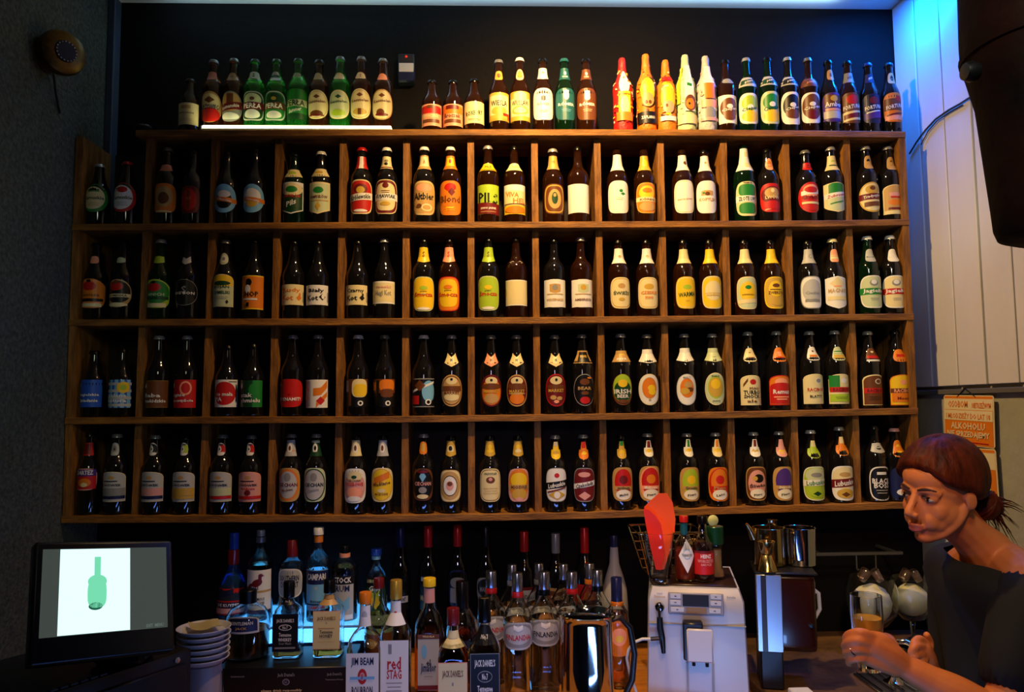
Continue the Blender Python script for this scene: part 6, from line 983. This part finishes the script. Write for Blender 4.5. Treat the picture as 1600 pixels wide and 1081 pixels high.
# ---------------------------------------------------------------- bartender
SKIN = mat('skin', 'be6e3e', .5, color2='c67848', vscale=20, spec=.4)
HAIR = mat('auburn_hair', '1e0804', .5, color2='5c220c', vscale=30, stretch=(1, 1, .3), spec=.12, bump=.5, bscale=60)
CLOTH = mat('black_cloth', '070708', .85)
YW = -.90
HC = at(1466, 768, YW); HS = 1/ppm(YW)*152/.233      # head size factor against a .233 m head
hd_dir = Vector((-.92, -.38, -.12)).normalized()       # where the face points
left = Vector((0, 0, 1)).cross(hd_dir).normalized(); upv = hd_dir.cross(left).normalized()
roll = R(-6); 
Mhd = Matrix.Translation(HC)@Matrix((hd_dir, left, upv)).transposed().to_4x4()@Matrix.Rotation(roll, 4, 'X')@Matrix.Scale(HS, 4)
bw = bmesh.new()
def ell(c, r, M=Mhd, bm=None, sub=3, rot=None):
    bm = bm or bw
    T_ = M@Matrix.Translation(c)
    if rot: T_ = T_@rot
    T_ = T_@Matrix.Diagonal((*r, 1)); bmesh.ops.create_icosphere(bm, subdivisions=sub, radius=1, matrix=T_)
def cap_(pts, rs, M=None, bm=None, segs=14):
    bm = bm or bw; pts = [Vector(p) for p in pts]
    if M is not None: sc = M.to_scale()[0]; pts = [M@p for p in pts]; rs = [r*sc for r in rs]
    fine, fr = [], []
    for i in range(len(pts)-1):
        for k in range(4):
            t = k/4; p0, p1, p2, p3 = pts[max(i-1, 0)], pts[i], pts[i+1], pts[min(i+2, len(pts)-1)]
            fine.append(.5*((2*p1)+(p2-p0)*t+(2*p0-5*p1+4*p2-p3)*t*t+(3*p1-p0-3*p2+p3)*t**3)); fr.append(rs[i]+(rs[i+1]-rs[i])*(t*t*(3-2*t)))
    fine.append(pts[-1]); fr.append(rs[-1])
    tube(bm, fine, fr, segs)
    for p, r in ((pts[0], rs[0]), (pts[-1], rs[-1])): bmesh.ops.create_icosphere(bm, subdivisions=2, radius=r*.998, matrix=Matrix.Translation(p))
ell((-.018, 0, .030), (.094, .074, .086)); ell((.022, 0, -.028), (.062, .057, .080)); ell((.036, 0, .045), (.052, .056, .045))
ell((.050, 0, -.098), (.026, .024, .018)); ell((.030, 0, -.075), (.045, .040, .036))
for s in (-1, 1):
    ell((.014, s*.036, -.040), (.046, .024, .036)); ell((.036, s*.027, -.058), (.032, .022, .028))
    cap_([(-.012, s*.054, -.025), (.006, s*.050, -.056), (.032, s*.032, -.086), (.052, s*.010, -.098)], [.016, .0145, .0135, .013], Mhd)
    ell((.046, s*.034, -.030), (.026, .022, .026)); ell((.058, s*.022, -.052), (.024, .022, .028))
    cap_([(.078, s*.010, .018), (.074, s*.030, .021), (.060, s*.046, .014)], [.0085, .009, .008], Mhd)
    ell((.097, s*.0105, -.037), (.010, .0075, .0075))
    ell((.0655, s*.031, .0015), (.0135, .0165, .0125)); 
    e_ = (-.010, s*.076, -.008)
    ell(e_, (.015, .006, .025), rot=Matrix.Rotation(R(12), 4, 'Y')@Matrix.Rotation(R(s*-20), 4, 'Z'))
cap_([(.080, 0, .012), (.092, 0, -.008), (.106, 0, -.028)], [.0075, .0085, .0095], Mhd); ell((.106, 0, -.032), (.0105, .0105, .009))
cap_([(.080, -.020, -.066), (.092, -.008, -.062), (.0945, 0, -.0635), (.092, .008, -.062), (.080, .020, -.066)], [.0035, .0048, .0045, .0048, .0035], Mhd)
cap_([(.080, -.018, -.072), (.0905, -.007, -.075), (.0905, .007, -.075), (.080, .018, -.072)], [.0038, .0056, .0056, .0038], Mhd)
# neck, torso, legs --------------------------------------------------------
k_ = 1/ppm(YW)
def W(px, py, Y): return at(px, py, Y)
nb = Mhd@Vector((-.035, 0, -.06))
neck0 = W(1542, 862, -.85)
cap_([nb, nb.lerp(neck0, .5), neck0], [.052, .046, .058])
chest = W(1590, 960, -.84); waist = W(1600, 1120, -.86); hip = Vector((waist.x+.04, -.86, .90))
ell((0, 0, 0), (.15, .115, .13), Matrix.Translation(chest+Vector((0, 0, .02))), rot=Matrix.Rotation(R(60), 4, 'Z'))
cap_([neck0+Vector((.02, .02, -.04)), chest, waist, hip], [.075, .125, .105, .13])
shN = W(1612, 915, -.99); shF = W(1490, 902, -.74)
cap_([neck0+Vector((.03, -.02, -.02)), shN], [.05, .058]); cap_([neck0+Vector((0, .03, -.02)), shF], [.05, .055])
elN = W(1560, 1120, -1.04); wrN = W(1412, 1040, -.985)
cap_([shN, shN.lerp(elN, .5)+Vector((.02, 0, 0)), elN], [.054, .046, .040])
cap_([elN, elN.lerp(wrN, .4), elN.lerp(wrN, .8), wrN], [.040, .040, .030, .025])
elF = W(1490, 1130, -.72); wrF = W(1452, 1045, -.80)
cap_([shF, shF.lerp(elF, .5), elF], [.05, .043, .037]); cap_([elF, elF.lerp(wrF, .6), wrF], [.036, .031, .024])
for s in (-1, 1):
    h0 = hip+Vector((.02*0, s*.085, -.02)); kn = Vector((hip.x-.03, -.86+s*.10, .48)); an_ = Vector((hip.x+.02, -.86+s*.11, .08))
    cap_([h0, h0.lerp(kn, .5), kn, kn.lerp(an_, .35), an_], [.10, .082, .058, .056, .036]); cap_([an_+Vector((.02, 0, -.04)), an_+Vector((-.08, 0, -.055)), an_+Vector((-.15, 0, -.06))], [.036, .032, .022])
# near hand: palm seen from its back, fingers wrapped round the glass -------
def px3(l): return [W(*q) for q in l]
u_ = 1/ppm(-.98)
cap_(px3([(1412, 1040, -.985), (1388, 1022, -.985), (1362, 1006, -.985)]), [.025, .029, .027]); 
cap_(px3([(1400, 1022, -.98), (1378, 1003, -.985), (1358, 998, -.985)]), [.018, .020, .018])
cap_(px3([(1400, 1046, -.985), (1375, 1035, -.985), (1352, 1026, -.985)]), [.016, .018, .016])
for pts, r in (([(1365, 996, -.992), (1346, 988, -1.0), (1330, 990, -.985), (1322, 996, -.96), (1324, 1000, -.935)], .0105),
               ([(1360, 1005, -.996), (1342, 1000, -1.004), (1327, 1003, -.99), (1320, 1009, -.965), (1323, 1012, -.938)], .0105),
               ([(1356, 1017, -.994), (1340, 1014, -1.002), (1328, 1017, -.988), (1322, 1022, -.965), (1325, 1025, -.94)], .0100),
               ([(1354, 1028, -.99), (1342, 1029, -.996), (1331, 1031, -.985), (1326, 1035, -.967), (1329, 1037, -.945)], .0088)):
    cap_(px3(pts), [r*1.1, r, r*.95, r*.88, r*.78], segs=10)
cap_(px3([(1398, 1018, -.97), (1392, 1002, -.95), (1383, 996, -.925), (1370, 1000, -.905)]), [.015, .0125, .0115, .0095], segs=10)
# far hand just showing beside the shirt
cap_(px3([(1452, 1045, -.80), (1446, 1028, -.82), (1440, 1014, -.83)]), [.023, .025, .024])
for q in ([(1447, 1006, -.83), (1437, 998, -.84), (1428, 1004, -.85), (1426, 1016, -.85)], [(1440, 1010, -.845), (1430, 1010, -.86), (1424, 1018, -.86), (1424, 1028, -.855)],
          [(1440, 1022, -.85), (1430, 1024, -.862), (1425, 1032, -.86), (1427, 1040, -.855)], [(1444, 1032, -.85), (1436, 1037, -.858), (1432, 1044, -.855), (1435, 1050, -.85)]):
    cap_(px3(q), [.0105, .0098, .009, .008], segs=10)
cap_(px3([(1450, 1018, -.81), (1452, 1004, -.80), (1448, 992, -.81)]), [.012, .011, .009], segs=10)
me = bpy.data.meshes.new('body'); bw.to_mesh(me); bw.free()
tmp = bpy.data.objects.new('body_tmp', me); COL.objects.link(tmp)
md = tmp.modifiers.new('r', 'REMESH'); md.mode = 'VOXEL'; md.voxel_size = .0028; md.use_smooth_shade = True
ms = tmp.modifiers.new('s', 'SMOOTH'); ms.iterations = 13; ms.factor = .5
dg = bpy.context.evaluated_depsgraph_get(); bme = bpy.data.meshes.new_from_object(tmp.evaluated_get(dg)); bpy.data.objects.remove(tmp)
bme.materials.clear(); bme.materials.append(SKIN); bme.materials.append(mat('lips', 'a85848', .4))
Mi = Mhd.inverted()
for p in bme.polygons:
    p.use_smooth = True; c = Mi@p.center
    if c.x > .078 and abs(c.y) < .024 and -.084 < c.z < -.0565 and c.x > .0835-.0*abs(c.y): p.material_index = 1 if (abs(c.z+.068)*1 < .0125*(1-(abs(c.y)/.026)**2)) else 0
wm = thing('person', 'woman with auburn hair in a low bun, black wide-neck top, pouring beer at the bar', 'person', (hip.x, -.86, 0))
bo = bpy.data.objects.new('body', bme); COL.objects.link(bo); bo.parent = wm; bo.matrix_parent_inverse = Matrix.Translation(-wm.location)
for s in (-1, 1):
    bm = bmesh.new(); bmesh.ops.create_icosphere(bm, subdivisions=3, radius=1, matrix=Mhd@Matrix.Translation((.0725, s*.031, -.0005))@Matrix.Diagonal((.0082, .0115, .0052, 1)))
    ey = meshobj('eye', bm, mat('eye_white', '9c8c80', .2), wm, world=True)
    bm = bmesh.new(); bmesh.ops.create_icosphere(bm, subdivisions=2, radius=1, matrix=Mhd@Matrix.Translation((.0775, s*.031, -.0002))@Matrix.Diagonal((.0042, .0048, .0048, 1)))
    meshobj('iris', bm, mat('iris_brown', '1c0e08', .1), ey, world=True)
    bm = bmesh.new(); cap_([(.0800, s*.016, .0075), (.0825, s*.026, .0085), (.0760, s*.036, .0055)], [.0014, .0022, .0008], Mhd, bm, 8); meshobj('eyelashes', bm, mat('lash_dark', '140806', .6), wm, world=True)
    bm = bmesh.new(); cap_([(.0865, s*.012, .0215), (.084, s*.028, .0265), (.070, s*.046, .0220)], [.0022, .003, .0016], Mhd, bm, 8); meshobj('eyebrow', bm, mat('brow_brown', '3a1a10', .7), wm, world=True)
# hair: cap shell plus combed strands, bun and loose wisps
def hell(th, ph, k=1.0):     # th 0 front..pi back along +left side, ph elevation
    return Vector((-.018+.110*k*math.cos(ph)*math.cos(th), .0855*k*math.cos(ph)*math.sin(th), .034+.098*k*math.sin(ph)))
HL = [(0, .44), (.15, .36), (.26, .10), (.38, -.10), (.46, -.16), (.56, -.42), (.7, -.62), (1, -.75)]
def hairline(side): return rad_at(HL, side)
bm = bmesh.new(); nt_, np_ = 72, 32; gr = {}
for i in range(nt_):
    th = 2*math.pi*i/nt_-math.pi; lo = hairline(abs(th)/math.pi)
    for j in range(np_+1):
        ph = lo+(math.pi/2-lo)*j/np_
        gr[i, j] = bm.verts.new(Mhd@hell(th, ph, 1.0+(.010*math.sin(23*th+3*ph)+.008*math.sin(47*th-5*ph))*math.cos(ph)+(.0 if j > 1 else -.035 if j else -.10)))
for i in range(nt_):
    for j in range(np_):
        a, b, c, d = gr[i, j], gr[(i+1) % nt_, j], gr[(i+1) % nt_, j+1], gr[i, j+1]
        bm.faces.new((a, b, c, d))
bmesh.ops.remove_doubles(bm, verts=bm.verts, dist=.0002)
r_ = bmesh.ops.solidify(bm, geom=bm.faces[:], thickness=-.006)
bun = Vector((-.125, .030, -.050))
rnd = random.Random(3)
for q in range(330):
    s = 1 if q % 3 else -1
    t0 = rnd.uniform(.02, .36)*math.pi*s; e0 = min(1.25, hairline(abs(t0)/math.pi)+.03+rnd.uniform(0, .95)**1.4)
    P = []
    for k in range(9):
        f = k/8; th = t0+(s*math.pi*.93-t0)*f; el = max(e0*(1-f)**1.2+(-.5)*f+.10*math.sin(f*3.1), hairline(abs(th)/math.pi)+.02)
        v = hell(th, el, 1.002+rnd.uniform(0, .024)); 
        if f > .8: v = v.lerp(bun, (f-.8)/.2*.85)
        P.append(Mhd@v)
    tube(bm, P, [.0008]+[rnd.choice((.0014, .0022, .0034))*HS]*7+[.001], 5)
for q in range(26):     # bun coils
    a0 = rnd.uniform(0, 6.28); rr = rnd.uniform(.018, .038); ax_ = Vector((rnd.uniform(-1, 1), rnd.uniform(-1, 1), rnd.uniform(-1, 1))).normalized(); u1 = ax_.orthogonal().normalized(); v1 = ax_.cross(u1)
    tube(bm, [Mhd@(bun+(u1*math.cos(a0+k*.6)+v1*math.sin(a0+k*.6))*rr) for k in range(9)], .0045*HS, 6)
bmesh.ops.create_icosphere(bm, subdivisions=3, radius=.036*HS, matrix=Matrix.Translation(Mhd@bun))
for q in range(46):     # loose ends sweeping back to the right
    st_ = bun+Vector((rnd.uniform(-.02, .01), rnd.uniform(-.02, .02), rnd.uniform(-.02, .02))); L_ = rnd.uniform(.03, .10)
    dr = Vector((-1, rnd.uniform(-.3, .4), rnd.uniform(-1.2, .25))).normalized()
    tube(bm, [Mhd@(st_+dr*L_*f+Vector((0, 0, -.035*f*f))) for f in (0, .3, .6, 1)], [.0028, .0022, .0013, .0004], 4)
meshobj('hair', bm, HAIR, wm, smooth='all', world=True)
# top: wide boat neck, sleeve over the near upper arm
bm = bmesh.new()
def ringline(cs, n=28):
    rings = []
    for c, ax_, ay_, tilt, ang in cs:
        ring = []
        for k in range(n):
            a = 2*math.pi*k/n; p = Vector((ax_*math.cos(a), ay_*math.sin(a), tilt*math.cos(a)))
            p.rotate(Matrix.Rotation(ang, 3, 'Z')); ring.append(bm.verts.new(Vector(c)+p+Vector((0, 0, .004*math.sin(5*a)))))
        rings.append(ring)
    for A, B in zip(rings, rings[1:]):
        for k in range(n): bm.faces.new((A[k], A[(k+1) % n], B[(k+1) % n], B[k]))
mid = (shN+shF)/2; dS = (shN-shF); angS = math.atan2(dS.y, dS.x)
neckc = W(1548, 880, -.865)
ringline([((neckc.x, neckc.y, neckc.z+.012), .120, .082, -.012, angS), ((neckc.x, neckc.y, neckc.z+.004), .150, .098, -.03, angS), ((mid.x-.0, mid.y, neckc.z-.03), .205, .125, -.01, angS), ((chest.x-.005, chest.y, chest.z-.03), .185, .148, 0, angS), ((waist.x-.02, waist.y, waist.z+.06), .155, .135, 0, angS), ((waist.x, waist.y, waist.z-.06), .145, .125, 0, angS), ((hip.x, hip.y, hip.z+.02), .16, .15, 0, angS), ((hip.x, hip.y, hip.z-.06), .17, .16, 0, angS)])
for A, B, r in ((shN, elN, .070), (shF, elF, .060)):
    pts = [A.lerp(B, f) for f in (-.10, .12, .3, .5, .86)]; tube(bm, pts, [r*.9, r, r*.98, r*.9, r*.86], 20)
tp_o = meshobj('black_top', bm, CLOTH, wm, smooth='all', world=True); sb_ = tp_o.modifiers.new('sub', 'SUBSURF'); sb_.levels = sb_.render_levels = 1
bm = bmesh.new()
for s in (-1, 1):
    h0 = hip+Vector((0, s*.07, .0)); kn = Vector((hip.x-.03, -.86+s*.10, .48)); an_ = Vector((hip.x+.02, -.86+s*.11, .10)); tube(bm, [h0, h0.lerp(kn, .5), kn, an_], [.125, .105, .078, .058], 20)
meshobj('trousers', bm, mat('dark_denim', '10141e', .8), wm, world=True)
a = W(1331, 1016, -.988); dr = (W(1340, 1014, -1.002)-W(1328, 1017, -.988)).normalized()
meshobj('ring', lt([(.0106, -.0015), (.0118, 0), (.0106, .0015), (.0098, 0), (.0106, -.0015)], 20, M=Matrix.Translation(W(1334, 1015.5, -.995))@dr.to_track_quat('Z', 'Y').to_matrix().to_4x4()), MIRR, wm, world=True)
# beer glass held in the near hand
YGl = -.945; c = at(1353, 935, YGl); s = 1/ppm(YGl); zb_ = zpx(1356, 1046, YGl); H = zpx(1352, 929, YGl)-zb_
bg = thing('beer_glass', 'clear glass half full of amber beer held by the bartender', 'glass', (c.x, YGl, zb_))
ra, rb2 = 23*s, 17*s
meshobj('glass_body', lt([(0, 0), (rb2, 0), (rb2*1.02, .004), (ra*.95, H*.45), (ra*1.03, H*.75), (ra, H), (ra-.0015, H+.0006), (ra-.0025, H), (ra*1.03-.0025, H*.75), (ra*.95-.0025, H*.45), (rb2-.002, .014), (0, .012)], 36), GL['c'], bg)
meshobj('beer', lt([(0, .0126), (rb2-.003, .0146), (ra*.95-.0032, H*.45), (ra*1.02-.0032, H*.70), (0, H*.70)], 32), liq('beer', (.95, .50, .08), .1, .45), bg)
